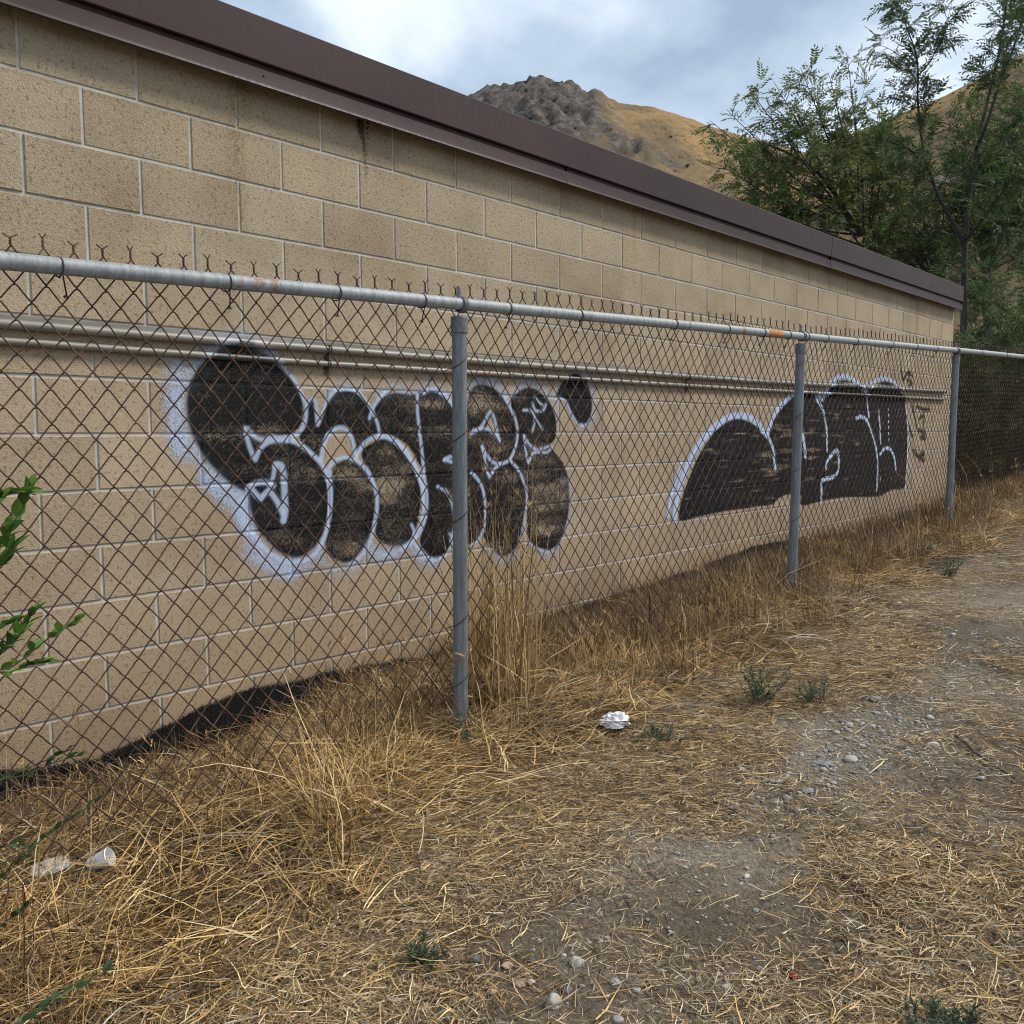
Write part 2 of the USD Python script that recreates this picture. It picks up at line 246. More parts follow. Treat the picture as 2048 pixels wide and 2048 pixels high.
mat('bark', {**GEO, 'n': ('noise_texture', {'scale': 25.0, 'detail': 5.0, 'roughness': .7}), 'r': ('rgb_ramp', {'ramp': [(.3, (.012, .010, .008)), (.7, (.042, .034, .027))]}), 'b': ('bump', {'strength': .7, 'distance': .02}), 'p': ('principled_bsdf', {'roughness': .9})},
    [('g.position', 'n.vector'), ('n.fac', 'r.fac'), ('r.color', 'p.base_color'), ('n.fac', 'b.height'), ('b.normal', 'p.normal')])
mat('pale_bark', {**GEO, 'n': ('noise_texture', {'scale': 18.0, 'detail': 5.0}), 'r': ('rgb_ramp', {'ramp': [(.3, (.05, .042, .033)), (.7, (.13, .11, .09))]}), 'p': ('principled_bsdf', {'roughness': .9})}, [('g.position', 'n.vector'), ('n.fac', 'r.fac'), ('r.color', 'p.base_color')])
mat('green_stem', {'p': ('principled_bsdf', {'base_color': (.10, .11, .05), 'roughness': .7})}, [])
mat('twig', {**GEO, 'n': ('noise_texture', {'scale': 50.0}), 'r': ('rgb_ramp', {'ramp': [(.3, (.035, .026, .02)), (.7, (.09, .07, .052))]}), 'p': ('principled_bsdf', {'roughness': .9})}, [('g.position', 'n.vector'), ('n.fac', 'r.fac'), ('r.color', 'p.base_color')])
def stone_mat(name, a, b):
    mat(name, {**GEO, 'n': ('noise_texture', {'scale': 70.0, 'detail': 6.0, 'roughness': .65}), 'oi': ('object_info', {}), 'r': ('rgb_ramp', {'ramp': [(.3, a), (.7, b)]}), 'hv': ('hsv', {}), 'v': ('map_range', {'to_min': .5, 'to_max': 1.15}), 'b': ('bump', {'strength': .4, 'distance': .004}), 'p': ('principled_bsdf', {'roughness': .85})},
        [('g.position', 'n.vector'), ('n.fac', 'r.fac'), ('r.color', 'hv.color'), ('oi.random', 'v.value'), ('v.result', 'hv.value'), ('hv.color', 'p.base_color'), ('n.fac', 'b.height'), ('b.normal', 'p.normal')])
stone_mat('pale_stone', (.27, .25, .21), (.42, .39, .34)); stone_mat('grey_stone', (.14, .14, .145), (.27, .27, .27)); stone_mat('pink_stone', (.36, .22, .16), (.50, .34, .26)); stone_mat('dark_stone', (.05, .05, .055), (.12, .12, .125)); stone_mat('gravel', (.19, .175, .155), (.36, .34, .31))
mat('white_plastic', {'p': ('principled_bsdf', {'base_color': (.82, .84, .86), 'roughness': .35}), 't': ('translucent_bsdf', {'color': (.8, .82, .85)}), 'mx': ('mix_closure', {'fac': .25})}, [('p.BSDF', 'mx.closure1'), ('t.BSDF', 'mx.closure2')], surface='mx.closure')
mat('clear_plastic', {'p': ('principled_bsdf', {'base_color': (.62, .63, .62), 'roughness': .25}), 't': ('transparent_bsdf', {}), 'mx': ('mix_closure', {'fac': .68})}, [('p.BSDF', 'mx.closure1'), ('t.BSDF', 'mx.closure2')], surface='mx.closure')
mat('white_cup', {'p': ('principled_bsdf', {'base_color': (.78, .78, .77), 'roughness': .5})}, [])
mat('red_scrap', {'p': ('principled_bsdf', {'base_color': (.45, .03, .04), 'roughness': .5})}, [])
mat('hillside', {**GEO, 'rk': ('attribute', {'attribute': 'rock'}), 'n1': ('noise_texture', {'scale': .022, 'detail': 8.0, 'roughness': .65}), 'n2': ('noise_texture', {'scale': .13, 'detail': 9.0, 'roughness': .78}),
    'r': ('rgb_ramp', {'ramp': [(.30, (.105, .082, .056)), (.45, (.19, .140, .083)), (.58, (.30, .200, .098)), (.75, (.38, .255, .12))]}),
    'rr': ('rgb_ramp', {'ramp': [(.34, (.022, .020, .020)), (.48, (.085, .074, .066)), (.66, (.21, .18, .15))]}),
    'sc': ('rgb_ramp', {'ramp': [(.38, (.34, .35, .31)), (.47, (.95, .95, .93)), (.62, (1.15, 1.12, 1.05))]}), 'm1': ('mix', {'mix_type': 'multiply', 'fac': .85}), 'm': ('mix', {}),
    'jag': ('math', {'math_type': 'multiply_add', 'value2': 2.6, 'value3': -1.3}), 's': ('math', {'math_type': 'add'}), 'mr': ('map_range', {'from_min': .42, 'from_max': .60, 'clamp': True}), 'b': ('bump', {'strength': .8, 'distance': 3.0}), 'p': ('principled_bsdf', {'roughness': .95, 'specular_ior_level': .05})},
    [('g.position', 'n1.vector'), ('g.position', 'n2.vector'), ('n1.fac', 'r.fac'), ('n2.fac', 'rr.fac'), ('n2.fac', 'sc.fac'), ('r.color', 'm1.color1'), ('sc.color', 'm1.color2'), ('m1.color', 'm.color1'), ('rr.color', 'm.color2'), ('n2.fac', 'jag.value1'), ('jag.value', 's.value1'), ('rk.fac', 's.value2'), ('s.value', 'mr.value'), ('mr.result', 'm.fac'), ('m.color', 'p.base_color'), ('n2.fac', 'b.height'), ('b.normal', 'p.normal')])

# ------------------------------------------------------------------ ground
BL, CH = .4064, .2032                 # block module: length along x, course height
BED = 2.38                            # height of the topmost visible bed joint
def wall_foot(x):
    return np.interp(x, [-4, -.3, .3, .8, 1.3, 2.9, 5.2, 7.0, 8.6, 10, 14], [-.22, -.13, -.12, -.05, -.02, .03, .14, .14, .15, .18, .5])
def fence_foot(x):
    x = np.asarray(x, float)
    return np.where(x > 13, .033+.0537*13 + .9*np.tanh((x-13)*.03), np.where(x < -6, .033-.0537*6 - .3*np.tanh((-6-x)*.1), .033+.0537*x))
def ground_z(x, y, fine=True):
    x = np.asarray(x, float); y = np.asarray(y, float)
    t = sstep(-1.0, -.05, y)*(1-sstep(10.2, 13, x))*(1-sstep(8, 12, y))
    z = fence_foot(x)*(1-t) + wall_foot(x)*t
    if fine:
        p = np.stack([x*1.1, y*1.1, 0*x], -1)
        near = 1-sstep(12, 30, np.hypot(x-2, y+2))
        z = z + near*(.07*(meshkit.fbm(p, 3, 3)-.5) + .022*(meshkit.fbm(p*7, 3, 9)-.5) + .035*np.exp(-((y+1.02)/.22)**2)*(meshkit.noise(p*2.2, 5)))
    return z
def axis(a, b, step, far):
    n = np.arange(a, b+1e-9, step); g = np.cumsum(step*1.25**np.arange(1, 60)); g = g[g < far]
    return np.concatenate([(a-g)[::-1], n, b+g])
gx, gy = axis(-2.0, 11.0, .045, 1500), axis(-4.2, .25, .045, 1500)
X, Y = np.meshgrid(gx, gy, indexing='ij'); n1, n2 = X.shape
I, J = np.meshgrid(np.arange(n1-1), np.arange(n2-1), indexing='ij')
q = np.stack([I*n2+J, (I+1)*n2+J, (I+1)*n2+J+1, I*n2+J+1], -1).reshape(-1, 4)
GROUND = obj('ground', (np.stack([X, Y, ground_z(X, Y)], -1).reshape(-1, 3), q), 'dirt', smooth=True, kind='structure')

# ------------------------------------------------------------------ hills
def hill(name, az_el, R, r0, power, seed, rockf, daz=.0035):
    A, E = zip(*az_el)
    az = np.arange(A[0]-.12, A[-1]+.12, daz)
    el = np.interp(az, A, E)
    el = np.where(az < A[0], E[0] - (A[0]-az)*.6, np.where(az > A[-1], E[-1] + (az-A[-1])*(E[-1]-E[-2])/(A[-1]-A[-2])*.4, el))
    r = np.concatenate([np.linspace(r0, R, 110), R + np.linspace(6, 260, 18)])
    AZ, RR = np.meshgrid(az, r, indexing='ij')
    t = np.clip((RR-r0)/(R-r0), 0, 1)
    top = (el*R)[:, None] + CAM[2]
    z = -4 + (top+4)*t**power
    back = np.clip((RR-R)/260, 0, 1); z = z - back**1.3*top*.7
    px, py = CAM[0]+RR*np.sin(AZ), CAM[1]+RR*np.cos(AZ)
    P = np.stack([px, py, 0*px], -1)
    rock = rockf(AZ, t)*np.where(RR > R, .9, 1)
    gully = (meshkit.fbm(P*.018, 4, seed)-.5)*26*sstep(.05, .3, t)*(1-sstep(.72, 1.0, t))
    crag = (np.abs(meshkit.fbm(P*.06, 5, seed+3)-.5)*-2+.4)*17*rock*(1-.6*sstep(.9, 1.0, t)) + (meshkit.fbm(P*.22, 3, seed+8)-.5)*9*rock
    z = z + gully + crag + (meshkit.fbm(P*.09, 3, seed+5)-.5)*3*sstep(.1, .3, t)
    n1, n2 = z.shape
    I, J = np.meshgrid(np.arange(n1-1), np.arange(n2-1), indexing='ij')
    q = np.stack([I*n2+J, I*n2+J+1, (I+1)*n2+J+1, (I+1)*n2+J], -1).reshape(-1, 4)
    V = np.stack([px, py, z], -1).reshape(-1, 3)
    o = obj(name, (V, q), 'hillside', smooth=True, kind='structure')
    primvar(o, 'rock', rock.ravel(), Sdf.ValueTypeNames.FloatArray)
    return V.reshape(n1, n2, 3), rock
PEAK = [(.659, .3008), (.701, .3222), (.738, .341), (.765, .354), (.787, .3615), (.797, .3658), (.819, .369), (.84, .372), (.851, .3755), (.867, .3768), (.878, .3761), (.894, .371), (.9, .3698), (.912, .3643), (.92, .3661), (.928, .3596), (.947, .35), (.96, .3469), (.984, .3441), (1.005, .3372), (1.031, .3267), (1.057, .3152), (1.082, .3066), (1.102, .2998), (1.132, .2886), (1.181, .2674), (1.228, .2454), (1.296, .2093), (1.36, .1744)]
SLOPE = [(.98, .2382), (1.042, .2585), (1.083, .2711), (1.132, .2846), (1.185, .3013), (1.21, .3089), (1.235, .3162), (1.255, .3217), (1.276, .3303), (1.297, .3368), (1.309, .3429), (1.332, .3518), (1.372, .3652), (1.427, .3817)]
def peak_rock(az, t):
    n = meshkit.fbm(np.stack([az*14, t*5, 0*t], -1), 4, 21)
    k = sstep(.99, .90, az)*sstep(.60, .86, t)*.95 + .55*np.exp(-((az-.965)/.035)**2-((t-.80)/.07)**2) + .6*np.exp(-((az-1.005)/.022)**2-((t-.76)/.05)**2) + .25*np.exp(-((az-1.03)/.03)**2-((t-.62)/.05)**2)
    return np.clip(k + (n-.5)*.7, 0, 1)
def slope_rock(az, t):
    n = meshkit.fbm(np.stack([az*16, t*6, 0*t], -1), 4, 33)
    return np.clip((n-.42)*1.3*sstep(.95, .6, t)+.12, 0, 1)
HP, HR = hill('hill', PEAK, 620, 190, 1.25, 4, peak_rock)
SP, SR = hill('hill', SLOPE, 430, 120, 1.2, 14, slope_rock)

# ------------------------------------------------------------------ building
XW = 24.5*BL                          # far corner of the wall
bld = thing('block_building', 'long low tan concrete block building with brown metal roof edge and black graffiti', 'building')
obj('wall', box(-4.2, XW-.006, .004, 8.0, -.8, 2.70), 'mortar', bld)
obj('roof', box(-4.2, XW+.02, -.03, 8.05, 2.70, 2.775), 'roofing', bld)
def block_mesh(x0, x1, z0, z1, rng):
    """A block face: chamfered front, sides running into the wall; the face a little proud or shy."""
    h, c, d = .0048, .003, .003
    o = rng.normal(0, .0006)
    x0, x1, z0, z1 = x0+h, x1-h, z0+h, z1-h
    j = lambda: rng.normal(0, .0006)
    fr = [(x0+c+j(), o, z0+c+j()), (x1-c+j(), o, z0+c+j()), (x1-c+j(), o, z1-c+j()), (x0+c+j(), o, z1-c+j())]
    md = [(x0, d, z0), (x1, d, z0), (x1, d, z1), (x0, d, z1)]
    bk = [(x0, .03, z0), (x1, .03, z0), (x1, .03, z1), (x0, .03, z1)]
    f = [(0, 1, 2, 3)]
    for k in range(4):
        n = (k+1) % 4
        f += [(k, k+4, n+4, n), (k+4, k+8, n+8, n+4)]
    return np.array(fr+md+bk), np.array(f)
def project(P):
    d = np.atleast_2d(P)-CAM; zc = d@FWD
    return np.stack([1024+FPX*(d@RIGHT)/zc, 1024-FPX*(d@UP)/zc], -1), zc
cells = []
for k in range(14):
    z1 = BED-(k-1)*CH; z0 = z1-CH
    off = 0 if k % 2 == 0 else BL/2
    for i in range(-11, 26):
        x0, x1 = i*BL+off, (i+1)*BL+off
        x1 = min(x1, XW)
        if x1-x0 < .1: continue
        p, zc = project([[x0, 0, z0], [x1, 0, z0], [x1, 0, z1], [x0, 0, z1]])
        inside = zc.min() > .2 and p[:, 0].max() > 0 and p[:, 0].min() < 2048 and p[:, 1].max() > 0 and z1 > wall_foot((x0+x1)/2)
        area = 0
        if inside:
            q = np.clip(p, 0, 2048); area = .5*abs(np.dot(q[:, 0], np.roll(q[:, 1], 1))-np.dot(q[:, 1], np.roll(q[:, 0], 1)))
        cells.append((area, k, i, x0, x1, z0, z1))
cells.sort(key=lambda c: (-c[0], c[1], c[2]))
rest = [MB() for _ in range(5)]
for n, (area, k, i, x0, x1, z0, z1) in enumerate(cells):
    rng = np.random.default_rng(1000*k+i+50)
    m = block_mesh(x0, x1, z0, z1, rng); tone = int(rng.integers(0, 5))
    if n < 290 and area > 60: obj('block', m, f'block_{"abcde"[tone]}', bld)
    else: rest[tone].add(*m)
obj('blockwork', (np.vstack([v for m in rest for v in m.v]), np.vstack([f + sum(len(vv) for mm in rest[:a] for vv in mm.v) for a, m in enumerate(rest) if m.v for f in [m.get()[1]]])), 'block_c', bld, kind='stuff')

# brown metal edge: tall upper face, shadow groove, lower lip with a turned hem
def fascia(x0, x1, dy):
    prof = [(-.03, 2.79), (-.075, 2.812), (-.083, 2.806), (-.083, 2.806), (-.079, 2.640), (-.076, 2.636), (-.058, 2.634), (-.057, 2.618), (-.0715, 2.611), (-.0725, 2.560), (-.0765, 2.546), (-.072, 2.540), (-.050, 2.549), (-.012, 2.60)]
    p = np.array([(y+dy, z) for y, z in prof]); n = len(p)
    xs = np.linspace(x0, x1, max(2, int((x1-x0)/.25)+1)); m = len(xs)
    wob = .0035*(meshkit.fbm(np.stack([xs*1.7, 0*xs+dy*90, 0*xs], -1), 3, 2)-.5)
    V = np.array([[x, y+w*(1 if 3 < a < 12 else .3), z+.4*w] for x, w in zip(xs, wob) for a, (y, z) in enumerate(p)])
    i, j = np.meshgrid(np.arange(m-1), np.arange(n-1), indexing='ij')
    q = np.stack([i*n+j, i*n+j+1, (i+1)*n+j+1, (i+1)*n+j], -1).reshape(-1, 4)
    f = np.vstack([q[:, [0, 1, 2]], q[:, [0, 2, 3]]])
    caps = []
    for base in (0, (m-1)*n):
        caps += [(base, base+a, base+a+1) for a in range(1, n-1)]
    return V, np.vstack([f, caps])
screws = [.895, 2.776, 4.404, 6.311, -.7, 8.0]
for a, (x0, x1, dy) in enumerate([(-3.9, -.25, .0), (-.25, 2.824, -.0015), (2.824, 6.369, .0), (6.369, 9.99, -.0015)]):
    fo = obj('fascia', fascia(x0, x1+(.012 if dy == 0 else 0), dy), 'brown_metal', bld, smooth=25)
    for s in screws:
        if x0 < s < x1:
            v, f = lathe([(0, -.004), (.003, -.004), (.0045, -.002), (.005, 0), (.006, .001)], 10)
            v = v[:, [0, 2, 1]] + [s, -.071+dy, 2.588]
            obj('screw', (v, f[:, ::-1]), 'dark_screw', fo)

# ------------------------------------------------------------------ sprayed paint
G1={'black':[(.84,[(.726,1.515),(.784,1.527),(.843,1.52),(.909,1.498),(.97,1.464),(1.033,1.413),(1.073,1.356),(1.092,1.296),(1.09,1.229),(1.065,1.184),(1.025,1.156),(1.05,1.128),(1.102,1.088),(1.155,1.042),(1.195,.989),(1.214,.925),(1.216,.861),(1.204,.786),(1.181,.718),(1.145,.669),(1.09,.634),(1.029,.626),(.971,.649),(.915,.691),(.867,.744),(.835,.807),(.819,.867),(.817,.921),(.788,.928),(.735,.96),(.679,1.007),(.628,1.065),(.592,1.127),(.565,1.188),(.556,1.259),(.561,1.324),(.585,1.385),(.625,1.437),(.674,1.483)]),(.82,[(1.101,1.285),(1.156,1.32),(1.173,1.195),(1.217,1.293),(1.253,1.334),(1.318,1.356),(1.383,1.346),(1.435,1.309),(1.468,1.274),(1.503,1.305),(1.542,1.336),(1.622,1.354),(1.72,1.347),(1.778,1.349),(1.828,1.249),(1.817,1.121),(1.824,1.019),(1.772,1.001),(1.723,1.072),(1.65,1.129),(1.578,1.148),(1.5,1.142),(1.415,1.113),(1.369,1.072),(1.356,1.126),(1.321,1.184),(1.264,1.19),(1.214,1.155),(1.184,1.093),(1.169,1.053),(1.09,1.117),(1.071,1.156),(1.106,1.206)]),(.76,[(1.223,.971),(1.267,1.027),(1.332,1.046),(1.398,1.024),(1.449,.962),(1.475,.888),(1.476,.791),(1.451,.701),(1.404,.626),(1.343,.578),(1.284,.578),(1.227,.608),(1.194,.664),(1.203,.745),(1.223,.837),(1.225,.918)]),(.75,[(1.407,1.071),(1.476,1.121),(1.546,1.136),(1.609,1.117),(1.681,1.066),(1.738,.983),(1.766,.88),(1.76,.778),(1.725,.685),(1.665,.626),(1.583,.621),(1.52,.646),(1.478,.699),(1.492,.79),(1.49,.888),(1.457,.974)]),(.84,[(1.741,1.346),(1.783,1.366),(1.852,1.371),(1.931,1.351),(1.993,1.301),(2.047,1.256),(2.128,1.39),(2.21,1.417),(2.298,1.399),(2.369,1.35),(2.42,1.303),(2.472,1.233),(2.487,1.156),(2.46,1.078),(2.418,1.015),(2.481,.957),(2.534,.876),(2.55,.803),(2.539,.703),(2.511,.618),(2.489,.562),(2.441,.516),(2.373,.491),(2.301,.516),(2.241,.577),(2.202,.623),(2.163,.592),(2.076,.586),(1.993,.607),(1.928,.553),(1.856,.537),(1.804,.566),(1.758,.628),(1.799,.741),(1.797,.934),(1.771,1.126),(1.752,1.252)]),(.82,[(2.43,1.331),(2.494,1.389),(2.579,1.413),(2.667,1.394),(2.746,1.338),(2.798,1.273),(2.815,1.207),(2.804,1.133),(2.757,1.089),(2.804,1.051),(2.868,.997),(2.916,.92),(2.935,.797),(2.923,.676),(2.875,.572),(2.816,.509),(2.722,.488),(2.632,.519),(2.576,.561),(2.555,.651),(2.55,.796),(2.513,.906),(2.428,1.015),(2.471,1.12),(2.461,1.233)]),(.97,[(2.839,1.422),(2.909,1.48),(2.981,1.509),(3.055,1.494),(3.118,1.431),(3.15,1.348),(3.138,1.27),(3.081,1.212),(3.019,1.219),(2.958,1.275),(2.922,1.327),(2.862,1.363),(2.815,1.366)])],'white':[(.0197,[(.811,1.184),(.816,1.141),(.835,1.087),(.852,1.055),(.872,1.097),(.916,1.127),(.979,1.134),(1.037,1.131)]),(.0174,[(.82,1.184),(.843,1.157),(.879,1.138),(.942,1.143),(1.018,1.146),(1.071,1.167),(1.103,1.218),(1.108,1.274),(1.092,1.324),(1.064,1.373),(1.026,1.415),(.97,1.464)]),(.0197,[(1.031,1.134),(1.089,1.105),(1.142,1.065),(1.182,1.03),(1.206,.983),(1.222,.924),(1.224,.843),(1.21,.75),(1.173,.678),(1.123,.619),(1.035,.605),(.964,.624),(.901,.664),(.853,.713),(.818,.77)]),(.0319,[(.947,1.028),(.976,1.024),(.987,.963),(.988,.896),(.99,.835),(.979,.791)]),(.0174,[(.944,1.025),(.933,.976),(.916,.944)]),(.022,[(.812,.938),(.849,.957),(.898,.958),(.935,.943)]),(.0261,[(.83,.932),(.871,.892),(.91,.922),(.946,.882),(.976,.824)]),(.0151,[(1.115,1.285),(1.129,1.308),(1.152,1.314),(1.161,1.269),(1.166,1.201),(1.188,1.247),(1.217,1.299),(1.253,1.343),(1.318,1.365),(1.384,1.355),(1.435,1.315),(1.479,1.257),(1.505,1.203),(1.515,1.154)]),(.0151,[(1.456,1.232),(1.472,1.269),(1.503,1.311),(1.551,1.355)]),(.022,[(1.179,1.041),(1.191,1.093),(1.21,1.138),(1.249,1.178),(1.307,1.187),(1.342,1.161),(1.363,1.108),(1.373,1.048)]),(.0174,[(1.213,1.0),(1.253,1.039),(1.318,1.055),(1.369,1.037)]),(.0209,[(1.376,1.054),(1.407,1.101),(1.461,1.137),(1.531,1.148),(1.602,1.133),(1.673,1.079),(1.73,1.009),(1.775,.918),(1.782,.835)]),(.0197,[(1.383,1.036),(1.435,.993),(1.472,.931),(1.493,.863),(1.488,.784),(1.467,.712),(1.442,.647),(1.38,.586),(1.32,.557)]),(.0162,[(1.227,.994),(1.231,.895),(1.222,.808),(1.206,.739),(1.18,.671)]),(.0174,[(1.754,1.349),(1.752,1.277),(1.763,1.189),(1.778,1.075),(1.79,.979),(1.799,.902)]),(.0197,[(1.574,1.14),(1.622,1.112),(1.678,1.058),(1.726,1.0),(1.763,.929),(1.785,.858),(1.782,.775),(1.755,.699),(1.703,.633),(1.636,.602)]),(.0151,[(1.801,.909),(1.81,.837),(1.799,.748),(1.754,.667),(1.695,.621)]),(.0151,[(1.705,.716),(1.721,.683),(1.712,.645)]),(.0151,[(1.728,.618),(1.778,.562),(1.847,.525),(1.928,.54),(1.983,.601)]),(.0151,[(1.88,.895),(1.942,.866),(1.981,.801),(1.996,.714),(1.984,.648),(1.965,.61)]),(.0116,[(1.961,.65),(1.984,.615)]),(.0186,[(1.792,1.36),(1.852,1.381),(1.922,1.358),(1.984,1.307),(2.038,1.243)]),(.0174,[(1.926,1.03),(1.971,1.043),(2.045,1.064)]),(.0174,[(1.926,1.03),(1.98,1.016),(2.044,.991)]),(.0174,[(2.126,1.163),(2.188,1.187),(2.228,1.231),(2.267,1.276),(2.297,1.239),(2.317,1.177),(2.336,1.121)]),(.0162,[(2.131,1.173),(2.198,1.187),(2.257,1.18),(2.306,1.149),(2.336,1.118)]),(.0174,[(2.379,1.35),(2.42,1.303),(2.466,1.233),(2.482,1.156),(2.46,1.078),(2.413,1.016),(2.335,.997),(2.275,1.012),(2.231,1.054),(2.202,1.092)]),(.0162,[(2.202,1.089),(2.226,1.02),(2.255,.93),(2.295,.97),(2.346,.996)]),(.0151,[(2.418,1.015),(2.491,.957),(2.534,.883),(2.558,.81),(2.544,.709),(2.517,.625)]),(.0162,[(2.123,.958),(2.176,.912),(2.209,.856),(2.225,.766),(2.218,.677),(2.182,.61),(2.119,.575)]),(.0139,[(2.535,1.145),(2.546,1.077),(2.572,.997),(2.605,1.047),(2.655,1.053),(2.734,1.052),(2.78,1.081)]),(.0128,[(2.535,1.145),(2.589,1.091),(2.655,1.068),(2.757,1.089)]),(.0139,[(2.53,1.287),(2.59,1.284),(2.625,1.242),(2.606,1.17)]),(.0139,[(2.625,1.249),(2.689,1.184)]),(.0128,[(2.606,1.328),(2.634,1.285),(2.701,1.29),(2.723,1.323)]),(.0104,[(2.623,1.364),(2.656,1.336),(2.701,1.315)]),(.0128,[(2.798,1.343),(2.839,1.363),(2.898,1.345),(2.946,1.283),(3.007,1.215)]),(.0128,[(2.571,.554),(2.632,.512),(2.734,.479)]),(.0174,[(2.489,.562),(2.522,.602),(2.555,.651)]),(.0232,[(3.044,1.208),(3.082,1.204)])],'halo':[(.0638,[(.697,1.508),(.623,1.452),(.563,1.384),(.528,1.313),(.523,1.243),(.536,1.173),(.561,1.117),(.602,1.05),(.656,.992),(.729,.936),(.787,.902)]),(.0638,[(.509,1.431),(.494,1.307),(.492,1.183),(.517,1.093)]),(.0522,[(.622,.978),(.688,.912),(.75,.866),(.796,.81)]),(.0696,[(.786,.891),(.784,.821),(.811,.744),(.864,.673),(.925,.617),(1.015,.579),(1.088,.582),(1.144,.628)]),(.0522,[(.803,.668),(.887,.605),(1.001,.558)]),(.0406,[(1.151,.633),(1.205,.569),(1.283,.537),(1.349,.541),(1.395,.585)]),(.0406,[(1.427,.648),(1.488,.593),(1.583,.584)]),(.0406,[(1.477,.605),(1.547,.579),(1.62,.591),(1.686,.622)]),(.0406,[(1.728,.586),(1.795,.521),(1.865,.514)]),(.0348,[(.697,1.513),(.75,1.545),(.808,1.552),(.88,1.531),(.952,1.487)]),(.029,[(1.24,1.345),(1.311,1.37),(1.391,1.361)]),(.0261,[(1.516,1.34),(1.563,1.365),(1.627,1.376),(1.708,1.361)]),(.0261,[(1.775,1.369),(1.826,1.386),(1.887,1.382),(1.966,1.346),(2.029,1.289)]),(.0319,[(2.128,1.41),(2.21,1.44),(2.309,1.417),(2.389,1.358)]),(.029,[(2.441,1.366),(2.515,1.421),(2.59,1.438),(2.69,1.409),(2.781,1.339),(2.827,1.251)]),(.0232,[(2.898,.921),(2.947,.797),(2.935,.667),(2.875,.557),(2.804,.488),(2.699,.468)]),(.0203,[(2.804,1.384),(2.897,1.483),(2.981,1.521),(3.08,1.499),(3.144,1.425),(3.17,1.333),(3.157,1.263),(3.094,1.2),(3.032,1.2)]),(.0261,[(2.271,.519),(2.373,.469),(2.457,.5)])],'tan':[[(1.236,1.08),(1.244,1.115),(1.277,1.141),(1.313,1.146),(1.341,1.12),(1.351,1.072),(1.304,1.067),(1.26,1.051)],[(2.257,1.245),(2.282,1.228),(2.306,1.163),(2.282,1.177),(2.237,1.19)]]}
G2={'black':[(.93,[(4.154,.563),(4.184,.714),(4.273,.854),(4.408,1.013),(4.583,1.15),(4.748,1.229),(4.94,1.264),(5.143,1.237),(5.313,1.178),(5.424,1.117),(5.528,1.26),(5.659,1.354),(5.842,1.442),(5.984,1.483),(6.235,1.48),(6.367,1.445),(6.448,1.424),(6.524,1.505),(6.657,1.577),(6.88,1.626),(7.118,1.606),(7.306,1.553),(7.402,1.532),(7.559,1.586),(7.854,1.653),(8.136,1.632),(8.363,1.548),(8.485,1.445),(8.566,1.205),(8.579,.867),(8.547,.597),(8.159,.575),(7.778,.529),(7.012,.565),(6.528,.562),(6.085,.543),(6.055,.633),(5.764,.648),(5.603,.615),(5.536,.587),(5.127,.582),(4.712,.58),(4.385,.569)])],'white':[(.0336,[(5.313,1.178),(5.401,1.147),(5.516,1.034),(5.568,.877)]),(.0294,[(6.301,1.454),(6.453,1.346),(6.539,1.178),(6.556,.996)]),(.0231,[(7.403,1.526),(7.459,1.411),(7.5,1.301)]),(.021,[(7.742,1.367),(7.789,1.203),(7.819,1.051)]),(.0189,[(7.998,1.384),(8.035,1.088)]),(.0315,[(7.187,1.286),(7.294,1.305),(7.438,1.276),(7.576,1.166),(7.705,1.002),(7.76,.823),(7.755,.594)]),(.0315,[(7.811,.943),(7.944,.998),(8.087,.983),(8.202,.903),(8.256,.782)]),(.0336,[(6.552,.848),(6.549,.893),(6.655,.954),(6.765,.998),(6.819,.921),(6.806,.816),(6.71,.761),(6.477,.736),(6.464,.634),(6.461,.555)]),(.042,[(6.064,1.156),(6.095,1.047),(6.125,.959)]),(.0168,[(8.487,1.432),(8.572,1.178),(8.58,.854),(8.556,.583)]),(.0357,[(6.313,1.482),(6.552,1.489)])],'halo':[(.0997,[(4.08,.577),(4.117,.735),(4.205,.883),(4.321,1.015),(4.475,1.132),(4.654,1.219),(4.861,1.278),(5.1,1.276),(5.269,1.218),(5.379,1.147)]),(.063,[(3.998,.601),(4.059,.773),(4.17,.947)]),(.0997,[(5.422,1.157),(5.505,1.27),(5.658,1.375),(5.852,1.469),(6.033,1.501)]),(.084,[(6.313,1.476),(6.433,1.458),(6.523,1.516)]),(.0577,[(6.522,1.539),(6.681,1.629),(6.878,1.661),(7.085,1.646),(7.273,1.582),(7.37,1.537),(7.587,1.642),(7.851,1.684),(8.097,1.663),(8.323,1.573)])],'tan':[],'tag':[(.0338,[(8.316,1.793),(8.389,1.692),(8.468,1.755),(8.598,1.761)]),(.0312,[(8.517,1.697),(8.65,1.672),(8.566,1.638)]),(.026,[(8.551,1.789),(8.666,1.734)]),(.039,[(8.673,1.443),(8.776,1.306),(8.831,1.213)]),(.0338,[(8.809,1.43),(9.042,1.403),(9.233,1.407)]),(.0338,[(8.891,1.291),(9.049,1.34),(9.039,1.213)]),(.039,[(8.88,1.181),(9.116,1.15),(8.98,1.102),(9.123,1.086)]),(.0364,[(8.607,1.212),(8.705,1.119)]),(.039,[(8.765,.963),(8.909,.898),(9.093,.926)]),(.0364,[(8.957,.881),(9.101,.846),(9.044,.943)])]}

